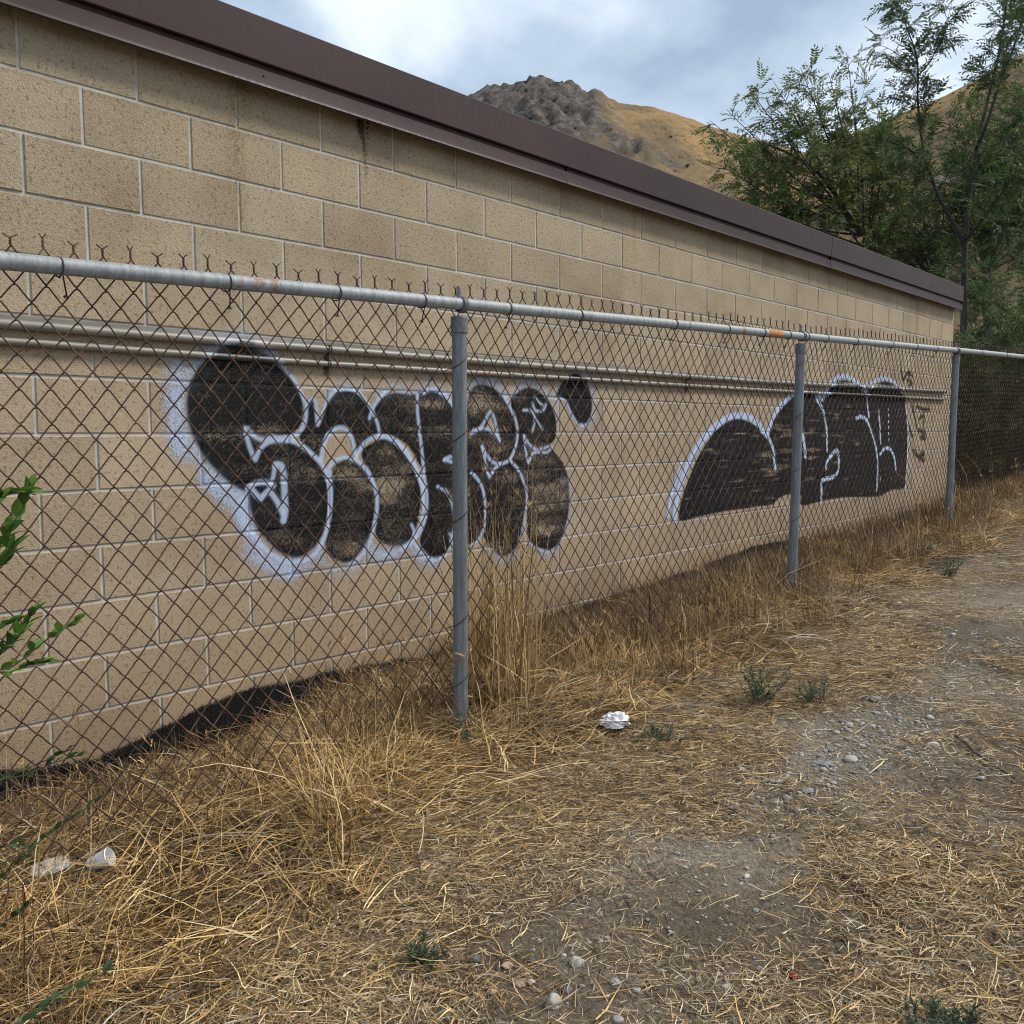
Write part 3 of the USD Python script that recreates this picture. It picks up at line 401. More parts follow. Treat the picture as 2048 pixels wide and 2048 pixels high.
def stroke_field(P, L, w, soft):
    """1 inside a stroke of width w, falling to 0 over SOFT."""
    s = smooth_line(L, .02)
    lo, hi = s.min(0)-w-soft, s.max(0)+w+soft
    near = np.all((P > lo) & (P < hi), axis=1)
    out = np.zeros(len(P))
    if near.any():
        t = np.linspace(0, 1, 6)[:, None, None]
        dense = (s[None, :-1]*(1-t)+s[None, 1:]*t).reshape(-1, 2)
        d = cKDTree(dense).query(P[near])[0]
        out[near] = 1-sstep(w/2-soft*.5, w/2+soft, d)
    return out
def area_field(P, L, soft):
    poly = shapely.Polygon(smooth_line(L, .02, True)).buffer(0)
    d = shapely.distance(poly.boundary, shapely.points(P))
    inside = shapely.contains_xy(poly, P[:, 0], P[:, 1])
    return sstep(-soft, soft, np.where(inside, d, -d))
WHITE, BLACK = np.array([.42, .50, .66]), np.array([.009, .009, .010])
def paint(G, P, crisp):
    """Colour and cover of the sprayed piece G at the wall points P."""
    col = np.tile(WHITE, (len(P), 1)); cov = np.zeros(len(P))
    def over(c, a):
        nonlocal col, cov
        new = a + cov*(1-a)
        col = np.where(new[:, None] > 1e-4, (c*a[:, None] + col*(cov*(1-a))[:, None])/np.maximum(new, 1e-4)[:, None], col); cov = new
    q = np.stack([P[:, 0], P[:, 1], 0*P[:, 0]], -1)
    drift = meshkit.fbm(q*3.1, 3, 61)
    for w, L in G['halo']:
        over(WHITE, stroke_field(P, L, w*.5, .055 if not crisp else .02)*(.50 + .7*(drift-.5) if not crisp else .92))
    hole = np.zeros(len(P))
    for L in G['tan']: hole = np.maximum(hole, area_field(P, L, .007))
    # the can was swept sideways: the fill is banded, with thin patches
    band = meshkit.fbm(q*np.array([2.6, 13.0, 1]), 4, 17)
    patch = meshkit.fbm(q*np.array([4.5, 6.0, 1]), 3, 18)
    gaps = sstep(.60, .74, .62*meshkit.fbm(q*np.array([4.0, 46.0, 1]), 2, 40)+.38*meshkit.fbm(q*np.array([.9, .9, 1]), 2, 41))*.5 if crisp else 0
    blk = np.zeros(len(P))
    for o, L in G['black']:
        poly = shapely.Polygon(smooth_line(L, .02, True)).buffer(0)
        d = shapely.distance(poly.boundary, shapely.points(P)); ins = shapely.contains_xy(poly, P[:, 0], P[:, 1])
        e = sstep(-.010, .010, np.where(ins, d, -d))
        rim = np.exp(-(d/.035)**2)*ins                      # heavier where the edge was sprayed
        a = e*np.clip(o + .22*rim - (.3 if crisp else 1.0)*np.clip(band-.44, 0, 1)*(1.22-o)*3.2 - (.1 if crisp else .5)*np.clip(patch-.54, 0, 1) - gaps, .3, .97)
        blk = np.maximum(blk, a)
    over(BLACK, blk*(1-hole))
    for w, L in G['white']:
        over(WHITE*1.04, stroke_field(P, L, w*.82 if not crisp else max(w, .027), .009 if not crisp else .007)*(.72+.4*(drift-.5) if not crisp else .95))
    for w, L in G.get('tag', []):
        over(BLACK, stroke_field(P, L, w, .02)*.62)
    return col, cov
def relief(x, z):
    """Depth of the painted skin behind the block faces: it dips into the joints."""
    k = np.floor((BED-z)/CH)+1
    dz = np.abs((BED-z)/CH-np.round((BED-z)/CH))*CH
    u = x/BL - np.where(np.mod(k, 2) == 0, 0, .5)
    dx = np.abs(u-np.round(u))*BL
    d = np.minimum(dx, dz)
    return -.0022 + .0040*(1-sstep(.0035, .008, d))
def lines(a, b, step, joints):
    g = np.arange(a, b, step)
    extra = np.concatenate([[j-.008, j-.0035, j+.0035, j+.008] for j in joints if a < j < b])
    g = np.concatenate([g[np.all(np.abs(g[:, None]-extra[None]) > step*.35, axis=1)], extra])
    return np.unique(np.round(g, 5))
def skin(name, G, x0, x1, z0, z1, step, crisp, label):
    xs = lines(x0, x1, step, np.arange(-10, 60)*BL/2); zs = lines(z0, z1, step, BED-np.arange(0, 14)*CH)
    X, Z = np.meshgrid(xs, zs, indexing='ij'); n1, n2 = X.shape
    P = np.stack([X.ravel(), Z.ravel()], -1)
    col, cov = paint(G, P, crisp) if callable(paint) and isinstance(G, dict) else G(P)
    I, J = np.meshgrid(np.arange(n1-1), np.arange(n2-1), indexing='ij')
    q = np.stack([I*n2+J, (I+1)*n2+J, (I+1)*n2+J+1, I*n2+J+1], -1).reshape(-1, 4)
    q = q[cov[q].max(1) > .05]
    use, inv = np.unique(q, return_inverse=True)
    V = np.stack([P[:, 0], relief(P[:, 0], P[:, 1]), P[:, 1]], -1)[use]
    o = obj(name, (V, inv.reshape(q.shape)), 'spray_paint', bld, smooth=True, label=label)
    primvar(o, 'paint', col[use], Sdf.ValueTypeNames.Color3fArray); primvar(o, 'cover', cov[use], Sdf.ValueTypeNames.FloatArray)
skin('graffiti', G1, .30, 3.45, .35, 1.75, .0062, False, 'bubble-letter graffiti of black balloon shapes with soft white outlines, nearer the viewer')
skin('graffiti', G2, 3.75, 9.6, .30, 1.95, .0085, True, 'wide black graffiti with crisp white arches, at the far end of the wall')
# black band along the foot of the wall, ragged at its upper edge
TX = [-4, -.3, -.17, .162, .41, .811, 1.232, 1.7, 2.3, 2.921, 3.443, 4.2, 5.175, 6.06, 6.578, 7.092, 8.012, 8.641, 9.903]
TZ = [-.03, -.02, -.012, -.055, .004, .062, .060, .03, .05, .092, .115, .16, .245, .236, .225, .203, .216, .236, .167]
def foot_band(P):
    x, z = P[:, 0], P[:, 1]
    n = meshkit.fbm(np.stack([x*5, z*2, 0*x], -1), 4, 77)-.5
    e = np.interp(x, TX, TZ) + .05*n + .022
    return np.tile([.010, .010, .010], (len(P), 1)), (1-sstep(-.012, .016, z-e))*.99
skin('damp_proofing', foot_band, -1.5, XW-.01, -.25, .36, .014, False, None)

# stains that ran down from the metal edge
def stain(lines_, colour, soft, strength):
    def f(P):
        a = np.zeros(len(P)); n = meshkit.fbm(np.stack([P[:, 0]*24, P[:, 1]*5, 0*P[:, 0]], -1), 3, 12)
        for w, L in lines_: a = np.maximum(a, stroke_field(P, L, w, soft)*np.clip((P[:, 1]-L[-1][1])/(L[0][1]-L[-1][1]+1e-6)*1.2+.1, 0, 1))
        return np.tile(colour, (len(P), 1)), np.clip(a*strength*(.55+.9*n), 0, .9)
    return f
skin('drip_stain', stain([(.010, [(1.445, 2.56), (1.452, 2.47), (1.462, 2.38), (1.464, 2.28)]), (.02, [(1.425, 2.56), (1.440, 2.49), (1.455, 2.44)]), (.006, [(1.475, 2.56), (1.47, 2.45)])], [.045, .045, .037], .012, .62), 1.36, 1.54, 2.24, 2.58, .004, False, 'dark drip running down from the metal edge')
skin('rust_stain', stain([(.018, [(.808, 2.56), (.812, 2.45), (.814, 2.33), (.816, 2.1)]), (.05, [(.845, 2.56), (.850, 2.46), (.852, 2.38)]), (.03, [(.80, 2.38), (.81, 2.2), (.82, 1.95)])], [.21, .13, .05], .05, .34), .68, 1.0, 1.75, 2.58, .008, False, 'rusty yellow run below the metal edge')

# two painted conduits along the wall
def both(P):
    c1, a1 = paint(G1, P, False); c2, a2 = paint(G2, P, True)
    return np.where((a1 > a2)[:, None], c1, c2), np.maximum(a1, a2)
def conduit(ctr, rad, straps, coups, label):
    xs = np.arange(ctr[0][0], ctr[-1][0]+.001, .02); zc = np.interp(xs, *zip(*ctr)); yc = np.full_like(xs, -rad-.004)
    zc = zc + .003*(meshkit.noise(np.stack([xs*.8, 0*xs, 0*xs], -1), 3)-.5)
    v, f = tube(np.stack([xs, yc, zc], -1), rad, 14)
    col, cov = both(v[:, [0, 2]])
    cov = sstep(.2, .8, cov)*.95*np.clip(.35-(v[:, 1]-yc.mean())/rad*1.2, 0, 1)
    o = obj('conduit', (v, f), 'conduit', bld, smooth=True, label=label)
    primvar(o, 'paint', col, Sdf.ValueTypeNames.Color3fArray); primvar(o, 'cover', cov, Sdf.ValueTypeNames.FloatArray)
    for x in straps:
        z = np.interp(x, *zip(*ctr)); a = np.linspace(-math.pi*.08, math.pi*1.08, 14)
        ring = [(y, zz) for y, zz in zip(-rad-.004-(rad+.0012)*np.sin(a), z+(rad+.0012)*np.cos(a))]
        mb = MB()
        mb.add(*tube([(x, y, zz) for y, zz in ring], .0022, 6)); mb.add(*tube([(x+.012, y, zz) for y, zz in ring], .0022, 6))
        mb.add(*box(x-.004, x+.016, -.007, .001, z-rad-.032, z-rad-.001))
        obj('strap', mb.get(), 'dark_screw', o)
    for x in coups:
        z = np.interp(x, *zip(*ctr))
        v, f = tube([(x-.035, -rad-.004, z), (x-.033, -rad-.004, z), (x+.033, -rad-.004, z), (x+.035, -rad-.004, z)], [rad*.99, rad*1.16, rad*1.16, rad*.99], 14)
        obj('coupling', (v, f), 'fitting_metal', o, smooth=40)
CU = [(-4, 1.527), (0, 1.531), (1.2, 1.532), (2.3, 1.532), (5.07, 1.547), (9.7, 1.616)]
CL = [(-4, 1.470), (0, 1.474), (1.2, 1.469), (2.3, 1.474), (5.09, 1.484), (9.7, 1.528)]
conduit(CU, .0165, [1.215, 4.2, 7.1], [.81, 2.41, 5.45], 'upper and thicker of the two wall conduits')
conduit(CL, .0128, [1.213, 4.2, 7.1], [2.42, 5.45], 'lower and thinner of the two wall conduits')
# narrow painted ledger behind the upper conduit
xs = np.arange(-4, 9.61, .4)
mb = MB()
for a, b in zip(xs[:-1], xs[1:]):
    za, zb = np.interp([a, b], *zip(*CU))
    v = np.array([(x, y, z+dz) for x, z in ((a, za), (b, zb)) for y, dz in ((-.006, .004), (-.006, .031), (-.0005, .034), (-.0005, .004))])
    mb.add(v, [(0, 4, 5, 1), (1, 5, 6, 2), (0, 3, 7, 4)])
led = obj('ledger_strip', mb.get(), 'conduit', bld)
lv = mb.get()[0]
c, a = both(lv[:, [0, 2]]); primvar(led, 'paint', c, Sdf.ValueTypeNames.Color3fArray); primvar(led, 'cover', a*.8, Sdf.ValueTypeNames.FloatArray)

# ------------------------------------------------------------------ chain-link fence
FY = -1.1
rail_z = lambda x: 1.5605+.0358*np.asarray(x, float)
fence = thing('chain_link_fence', 'rusty brown chain-link fence on grey steel posts in front of the block wall', 'fence')
def rail_part(name, x0, x1, r, m, lab=None):
    xs = np.linspace(x0, x1, max(3, int((x1-x0)/.15)))
    z = rail_z(xs) + .006*(meshkit.noise(np.stack([xs*.45, 0*xs, 0*xs], -1), 31)-.5)
    return obj(name, tube(np.stack([xs, 0*xs+FY, z], -1), r, 20), m, fence, smooth=40, label=lab)
rail_part('top_rail', -2.6, 3.23, .0205, 'rail_metal'); rail_part('rail_joint', 3.20, 3.36, .0213, 'rust', 'orange rusted joint of the top rail'); rail_part('top_rail', 3.33, 10.6, .0205, 'rail_metal')
POSTS = [-1.72, .972, 3.61, 6.35, 9.1]
for x in POSTS:
    zt = float(rail_z(x))-.045; zb = float(fence_foot(x))-.25
    lean = {3.61: (-.052, 0), 6.35: (-.04, 0), .972: (-.012, 0)}.get(x, (0, 0))
    zs = np.linspace(zb, zt, 8); k = (zt-zs)/(zt-zb)
    po = obj('post', tube(np.stack([x+lean[0]*k, 0*zs+FY, zs], -1), .0255, 24), 'post_metal', fence, smooth=40)
    v, f = lathe([(.0262, -.052), (.0295, -.051), (.0295, -.006), (.0300, -.002), (.0285, .003), (.012, .006), (0, .006)], 24)
    mb = MB(); mb.add(v+[x, FY, zt], f)
    a = np.linspace(0, 2*math.pi, 26); zr = float(rail_z(x))
    for o in (-.006, 0, .006): mb.add(*tube(np.stack([0*a+x+.012+o, FY+.0245*np.cos(a), zr+.0245*np.sin(a)], -1), .0042, 8, cap=False))
    v, f = lathe([(.010, 0), (.010, .010), (.0075, .014), (.007, .030), (.0035, .040), (0, .042)], 12)
    mb.add(v+[x+.004, FY+.004, zr+.022], f)
    obj('loop_cap', mb.get(), 'fitting_metal', po, smooth=40)
    # diagonal wires that bind the fabric to the post
    for h in (.16, .46, .74, 1.02, 1.30):
        h = h + RNG.uniform(-.05, .05); th = np.linspace(math.pi*1.05, math.pi*2.0, 14); xx = x + lean[0]*(1-h/1.5)
        pts = np.stack([xx+.0275*np.cos(th), FY+.0275*np.sin(th), zb+.25+h+.055*np.linspace(0, 1, 14)], -1)
        pts = np.vstack([[xx-.045, FY+.026, zb+.25+h-.012], [xx-.034, FY+.012, zb+.25+h-.004], pts, [xx+.033, FY+.02, zb+.25+h+.065]])
        obj('tie_wire', tube(pts, .0018, 6), 'rusty_wire', fence, smooth=60)
W, HV = .0702, .0815
MY = FY+.0275
def warp(p):
    q = np.stack([p[:, 0]*1.3, p[:, 2]*1.6, 0*p[:, 0]], -1)
    q2 = q*4.3
    o = p.copy()
    low = sstep(.5, 0, p[:, 2]-fence_foot(p[:, 0]))
    o[:, 0] += .026*(meshkit.noise(q, 91)-.5)+.006*(meshkit.noise(q2, 92)-.5)
    o[:, 2] += .024*(meshkit.noise(q, 93)-.5)+.006*(meshkit.noise(q2, 94)-.5)
    o[:, 1] += .035*meshkit.noise(q, 95)*sstep(0, .25, rail_z(p[:, 0])-p[:, 2]) + low*.05*(meshkit.noise(q*2, 96)-.35)
    return o
k0, k1 = int(-1.1/(W/2)), int(9.05/(W/2))
for k in range(k0, k1):
    xa, xb = k*W/2, (k+1)*W/2
    pts = []
    ztop = float(rail_z((xa+xb)/2))+.044
    tx = xa if k % 2 == 0 else xb       # the side on which this wire meets its neighbour at the top
    sgn = 1 if k % 2 == 0 else -1
    hgt = .022*(1+.25*np.sin(tx*31)); spread = .012*(1+.35*np.sin(tx*57))
    pts.append((tx-sgn*-spread, MY, ztop+hgt+.0095)); pts.append((tx+sgn*.002, MY, ztop+hgt+.001))
    for s in np.linspace(1, 0, 9):
        a = s*math.pi*3 + (0 if sgn > 0 else math.pi); pts.append((tx+.0019*math.cos(a)*1.0, MY+.0019*math.sin(a), ztop+hgt*s))
    lev = int((ztop-float(fence_foot((xa+xb)/2))-RNG.uniform(.05, .13))/(HV/2))
    for j in range(1, lev+1):
        right = (j % 2 == 1) == (k % 2 == 0)
        xs_, s = (xb, 1) if right else (xa, -1)
        z = ztop - j*HV/2
        yy = -.0019 if right else .0019
        pts += [(xs_-s*.0052, MY+yy, z+.0050), (xs_+s*.0012, MY+yy*.7, z+.0012), (xs_+s*.0014, MY-yy*.7, z-.0012), (xs_-s*.0052, MY-yy, z-.0050)]
    p = warp(np.array(pts))
    obj('mesh_wire', tube(p, .0020, 5), 'rusty_wire', fence, smooth=True)
for x in [-1.1, -.7, -.33, .10, .46, .80, 1.21, 1.62, 2.31, 2.78, 3.15, 3.44, 3.67, 3.93, 4.36, 4.96, 5.43, 5.86, 6.33, 6.98, 7.73, 8.4]:
    z = float(rail_z(x)); a = np.linspace(0, 2*math.pi, 26)
    ring = np.stack([x+.004*np.sin(a)+.003*RNG.normal()*np.linspace(-1, 1, 26), FY-.0228*np.sin(a)*1.0, z+.0228*np.cos(a)*-1], -1)
    tail = np.array([(x+.004, FY-.012, z-.020), (x+.014, FY+.006, z-.040), (x+.022, FY+.020, z-.052), (x+.024, FY+.026, z-.060), (x+.019, FY+.024, z-.066), (x+.027, FY+.022, z-.064), (x+.027, FY+.031, z-.058), (x+.020, FY+.032, z-.062)])
    obj('tie_wire', tube(ring, .0019, 6), 'dark_wire', fence, smooth=60)
    obj('tie_wire', tube(tail, .0019, 6), 'dark_wire', fence, smooth=60)

# ------------------------------------------------------------------ dry grass, straw and gravel
def blades(n, R, ln, wd, tilt, droop, rng, seg=3, z0=(0, .01), az=None, kink=.25):
    """n ribbon blades rooted within radius R; tilt from the vertical, bending over by DROOP radians along their length."""
    rr, ra = R*np.sqrt(rng.random(n)), rng.random(n)*2*np.pi
    root = np.stack([rr*np.cos(ra), rr*np.sin(ra), rng.uniform(*z0, n)], -1)
    L = rng.uniform(*ln, n)*rng.uniform(.75, 1.1, n); Wd = rng.uniform(*wd, n)
    A = rng.random(n)*2*np.pi if az is None else az+rng.normal(0, .55, n)
    T = rng.uniform(*tilt, n); D = rng.uniform(*droop, n)
    pts, side = [root], None
    cur, tt = root.copy(), T.copy(); aa = A.copy()
    sides = []
    for s in range(seg):
        d = np.stack([np.sin(tt)*np.cos(aa), np.sin(tt)*np.sin(aa), np.cos(tt)], -1)
        sides.append(np.stack([-np.sin(aa), np.cos(aa), 0*aa], -1))
        cur = cur + d*(L/seg)[:, None]; cur[:, 2] = np.maximum(cur[:, 2], .001+.004*rng.random(n)); pts.append(cur)
        tt = np.minimum(tt + D/seg + rng.normal(0, kink*.6, n), 1.75); aa = aa + rng.normal(0, kink, n)
    sides.append(sides[-1])
    tw = rng.uniform(-1.1, 1.1, n)[:, None]
    V = []
    for i in range(seg+1):
        w = Wd*(.9, 1.0, .85, .6, .25, .1)[min(5, int(round(i*4/seg)))]*.5
        sd = sides[i]*np.cos(tw) + np.array([0, 0, 1.0])*np.sin(tw)
        V += [pts[i]-sd*w[:, None], pts[i]+sd*w[:, None]]
    V = np.stack(V, 1)                                   # n, 2(seg+1), 3
    m = 2*(seg+1); F = []
    for i in range(seg):
        F += [(2*i, 2*i+1, 2*i+3), (2*i, 2*i+3, 2*i+2)]
    F = (np.array(F)[None]+(np.arange(n)*m)[:, None, None]).reshape(-1, 3)
    return V.reshape(-1, 3), F
def heads(n, R, ln, rng, tilt=(0, .3)):
    """Stems with small seed heads."""
    mb = MB(); v, f = blades(n, R, ln, (.0016, .0026), tilt, (.1, .5), rng, 4); mb.add(v, f)
    tips = v.reshape(n, -1, 3)[:, -1]
    for tip in tips:
        hv, hf = blades(7, .004, (.018, .045), (.002, .0035), (.2, 1.1), (0, .4), rng, 2); mb.add(hv*[1, 1, 1]+tip-[0, 0, .02], hf)
    return mb.get()
def scatter(name, protos, pts, idx, yaw, scl, tiltq=None, label=None):
    """One PointInstancer with its prototype meshes inside."""
    pi = UsdGeom.PointInstancer.Define(stage, '/World/' + numbered('/World', name))
    tag(pi.GetPrim(), label, None, None, 'stuff')
    paths = []
    for i, (mesh, m) in enumerate(protos):
        pth = f'{pi.GetPath()}/kind_{i:03d}'
        pm = usdkit.mesh(stage, pth, mesh, MAT[m]).GetPrim(); paths.append(Sdf.Path(pth))
        if m in TONED: give_tone(pm, mesh)
    pi.CreatePrototypesRel().SetTargets(paths)
    pi.CreateProtoIndicesAttr(Vt.IntArray.FromNumpy(np.asarray(idx, np.int32)))
    pi.CreatePositionsAttr(Vt.Vec3fArray.FromNumpy(np.asarray(pts, np.float32)))
    h = np.asarray(yaw)/2
    pi.CreateOrientationsAttr(Vt.QuathArray([Gf.Quath(float(math.cos(a)), 0.0, 0.0, float(math.sin(a))) for a in h]))
    s = np.asarray(scl, np.float32)
    pi.CreateScalesAttr(Vt.Vec3fArray.FromNumpy(np.repeat(s[:, None], 3, 1) if s.ndim == 1 else s))
    return pi
rng = np.random.default_rng(11)
def bare(x, y):
    """How bare the trodden path is at a point: 1 = dirt, 0 = covered with straw."""
    p = np.stack([np.asarray(x, float), np.asarray(y, float), 0*np.asarray(x, float)], -1)
    n = meshkit.fbm(p*1.9, 4, 55)
    track = np.exp(-((p[:, 1]+2.18+.06*np.sin(p[:, 0]*1.3))/.24)**2)*sstep(-.3, .3, p[:, 0]) + .8*np.exp(-((p[:, 1]+2.72)/.16)**2)*sstep(.9, 1.5, p[:, 0])
    for cx, cy, r in ((.30, -2.14, .22), (.10, -2.35, .2), (.76, -2.42, .17), (1.1, -2.25, .2), (1.9, -2.2, .3), (2.6, -2.3, .4), (.0, -2.1, .14), (1.75, -2.62, .15)):
        track = np.maximum(track, 1.1*np.exp(-((p[:, 0]-cx)**2+(p[:, 1]-cy)**2)/r**2))
    track = track*(1-.5*sstep(3.0, 4.5, p[:, 0]))
    return np.clip(track*.9 + (n-.52)*1.9, 0, 1)
def mat_edge(x):
    """y of the front edge of the deep dry-grass verge along the fence."""
    return np.interp(x, [-3, -.9, -.5, 0, .35, .8, 1.4, 2.2, 3.2, 4.5, 7, 11], [-1.95, -1.85, -1.72, -1.62, -1.52, -1.36, -1.45, -1.5, -1.5, -1.5, -1.55, -1.6])
vx, vy = X.ravel(), Y.ravel()
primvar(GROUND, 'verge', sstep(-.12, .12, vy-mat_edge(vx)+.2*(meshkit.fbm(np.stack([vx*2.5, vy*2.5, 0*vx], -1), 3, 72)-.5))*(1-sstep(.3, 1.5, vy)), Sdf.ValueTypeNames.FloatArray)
CLEAR = [(1.40, -1.45, .085), (1.30, -1.56, .07), (-.29, -1.08, .085), (-.34, -1.17, .08), (-.40, -1.06, .07), (.235, -.66, .06), (.17, -.76, .06), (-.02, -.82, .07)]
def uncovered(x, y):
    return np.all([np.hypot(x-a, y-b) > r for a, b, r in CLEAR], axis=0)
# 1. chopped straw lying on the path
lit = [(blades(230, .17, (.010, .055), (.0009, .0024), (1.42, 1.62), (-.05, .12), rng, 2, (.001, .008), kink=.12), 'chopped_straw') for _ in range(5)] + \
      [(blades(60, .17, (.03, .12), (.0012, .0028), (1.40, 1.60), (-.1, .2), rng, 3, (.002, .012), kink=.22), 'straw') for _ in range(3)] + \
      [(blades(170, .17, (.01, .045), (.0012, .0025), (1.40, 1.62), (-.05, .12), rng, 2, (.001, .007)), 'grey_straw') for _ in range(2)]
N = 9000
cx = np.concatenate([rng.uniform(-1.6, 3.2, N), rng.uniform(3.2, 11.5, N//2)]); cy = np.concatenate([rng.uniform(-3.5, -1.0, N), rng.uniform(-3.9, -1.0, N//2)])
keep = rng.random(len(cx)) < np.where(cx > 3.2, .40, .42)*(1-.96*sstep(.22, .55, bare(cx, cy)))*uncovered(cx, cy)
cx, cy = cx[keep], cy[keep]
idx = rng.choice(10, len(cx), p=[.13]*5+[.075]*3+[.0625]*2)
scatter('straw_litter', lit, np.stack([cx, cy, ground_z(cx, cy)+.001], -1), idx, rng.uniform(0, 6.28, len(cx)), rng.uniform(.8, 1.3, len(cx)), label='chopped straw trodden flat on the dirt path')
# 2. deep matted and standing dry grass along the fence
gr = [(blades(95, .20, (.05, .24), (.0012, .0031), (1.1, 1.58), (-.05, .35), rng, 4, (0, .045), kink=.2), 'straw') for _ in range(5)] + \
     [(blades(90, .18, (.08, .30), (.0014, .0035), (1.1, 1.6), (.0, .6), rng, 4, (0, .03)), 'grey_straw') for _ in range(2)] + \
     [(blades(26, .05, (.10, .27), (.0020, .0040), (.05, .8), (.05, .8), rng, 4, (0, .005)), 'straw') for _ in range(4)] + \
     [(heads(9, .06, (.2, .40), rng, (.0, .5)), 'straw') for _ in range(2)] + \
     [(blades(60, .10, (.08, .26), (.0018, .0036), (.05, .9), (.1, .9), rng, 4, (0, .01), kink=.5), 'brown_weed') for _ in range(3)] + \
     [(blades(50, .2, (.10, .32), (.0018, .0036), (1.25, 1.6), (-.1, .3), rng, 4, (.01, .06), az=0.4, kink=.10), 'straw') for _ in range(3)]
gr += [(blades(110, .20, (.05, .22), (.0014, .0034), (1.15, 1.6), (-.05, .3), rng, 3, (0, .04), kink=.3), 'brown_weed') for _ in range(2)]
P_, I_ = [], []
N = 5200
cx = np.concatenate([rng.uniform(-1.7, 2.6, N), rng.uniform(2.6, 11.5, N)]); cy = rng.uniform(-2.0, -.06, 2*N)
near_fence = np.exp(-((cy+1.08)/.24)**2); edge = mat_edge(cx); inn = sstep(-.06, .10, cy-edge + .12*(meshkit.fbm(np.stack([cx*2.2, cy*2.2, 0*cx], -1), 3, 71)-.5)*2)
gap = sstep(-.85, -.6, cy)                          # between fence and wall: thinner, browner
for kind, prob in (('mat', inn*(.19-.09*gap)*(1-.8*sstep(-.30, -.12, cy)*sstep(2.5, 1.5, cx))), ('thatch', inn*.30*sstep(.47, .60, meshkit.fbm(np.stack([cx*1.6, cy*1.6, 0*cx], -1), 3, 88))), ('stand', inn*(.03+.085*near_fence*sstep(-.6, 1.2, cx))*(1-.75*gap)*(1-.6*sstep(2.0, 3.0, cx))), ('weed', inn*(.02+.22*near_fence*sstep(1.3, 2.4, cx)+.20*gap*sstep(1.0, 2.5, cx)))):
    m = (rng.random(len(cx)) < prob) & uncovered(cx, cy)
    P_.append(np.stack([cx[m], cy[m], ground_z(cx[m], cy[m])-.002], -1))
    n = m.sum()
    I_.append(rng.choice([0, 1, 2, 3, 4, 5, 6, 16, 17, 18], n, p=[.11]*5+[.075]*2+[.10]*3) if kind == 'mat' else rng.choice([19, 20], n) if kind == 'thatch' else rng.choice([7, 8, 9, 10, 11, 12], n, p=[.2]*4+[.1]*2) if kind == 'stand' else rng.choice([13, 14, 15], n))
P_ = np.vstack(P_); I_ = np.concatenate(I_)
scatter('dry_grass', gr, P_, I_, np.where(np.isin(I_, [16, 17, 18]), rng.normal(0, 1.0, len(I_)), rng.uniform(0, 6.28, len(I_))), rng.uniform(.7, 1.25, len(I_)), label='matted and standing dry yellow grass along the fence foot')
# 3. the tall clump just behind the first post, and other single tussocks
def tussock(x, y, parts, label, group=None, cat='dry grass'):
    t = thing('grass_tussock', label, cat, (x, y, float(ground_z(x, y))-.01), group)
    for name, mesh, m in parts: obj(name, mesh, m, t)
tussock(1.25, -1.0, [('stem', blades(210, .16, (.45, .92), (.0032, .0060), (.0, .20), (.05, .4), rng, 5, kink=.12), 'tall_straw'), ('seed_head', heads(26, .14, (.6, 1.08), rng, (0, .22)), 'tall_straw'), ('blade', blades(150, .17, (.2, .5), (.003, .0065), (.05, .8), (.3, 1.3), rng, 5), 'tall_straw'), ('old_growth', blades(170, .15, (.12, .36), (.0022, .0042), (.0, .9), (.3, 1.5), rng, 5, kink=.5), 'grey_straw')],
        'tall clump of dry grass standing behind the nearest fence post')
tussock(.30, -1.32, [('stem', blades(90, .10, (.25, .52), (.0016, .0034), (.05, .55), (.2, 1.0), rng, 5, az=2.2), 'straw'), ('blade', blades(120, .16, (.2, .45), (.002, .0045), (.3, 1.1), (.3, 1.4), rng, 5), 'straw')],
        'leaning sheaf of dry grass in front of the mesh, left of the nearest post')
tussock(2.95, -1.12, [('stem', blades(80, .16, (.2, .5), (.0014, .003), (.0, .5), (.1, .9), rng, 5), 'straw'), ('old_growth', blades(160, .2, (.1, .4), (.0014, .003), (.0, .9), (.3, 1.4), rng, 5, kink=.5), 'brown_weed')], 'brown dry weeds at the fence just left of the second post')
tussock(6.75, -1.0, [('stem', blades(120, .3, (.3, .75), (.002, .004), (.0, .5), (.2, 1.2), rng, 5), 'straw'), ('old_growth', blades(120, .3, (.2, .5), (.002, .004), (.0, .9), (.3, 1.4), rng, 5), 'brown_weed')], 'pale arching dry grass beside the third post')
# dark slim stub of burnt wood standing at the fence
s = thing('charred_stub', 'thin black charred stub standing in the weeds at the fence', 'stub', (2.30, -1.0, float(ground_z(2.3, -1.0))))
obj('shaft', tube([(0, 0, -.05), (.004, 0, .03), (0, .002, .10), (-.006, 0, .17), (-.004, .003, .25)], [.016, .018, .012, .007, .003], 8), 'damp' if 'damp' in MAT else 'twig', s, smooth=True)

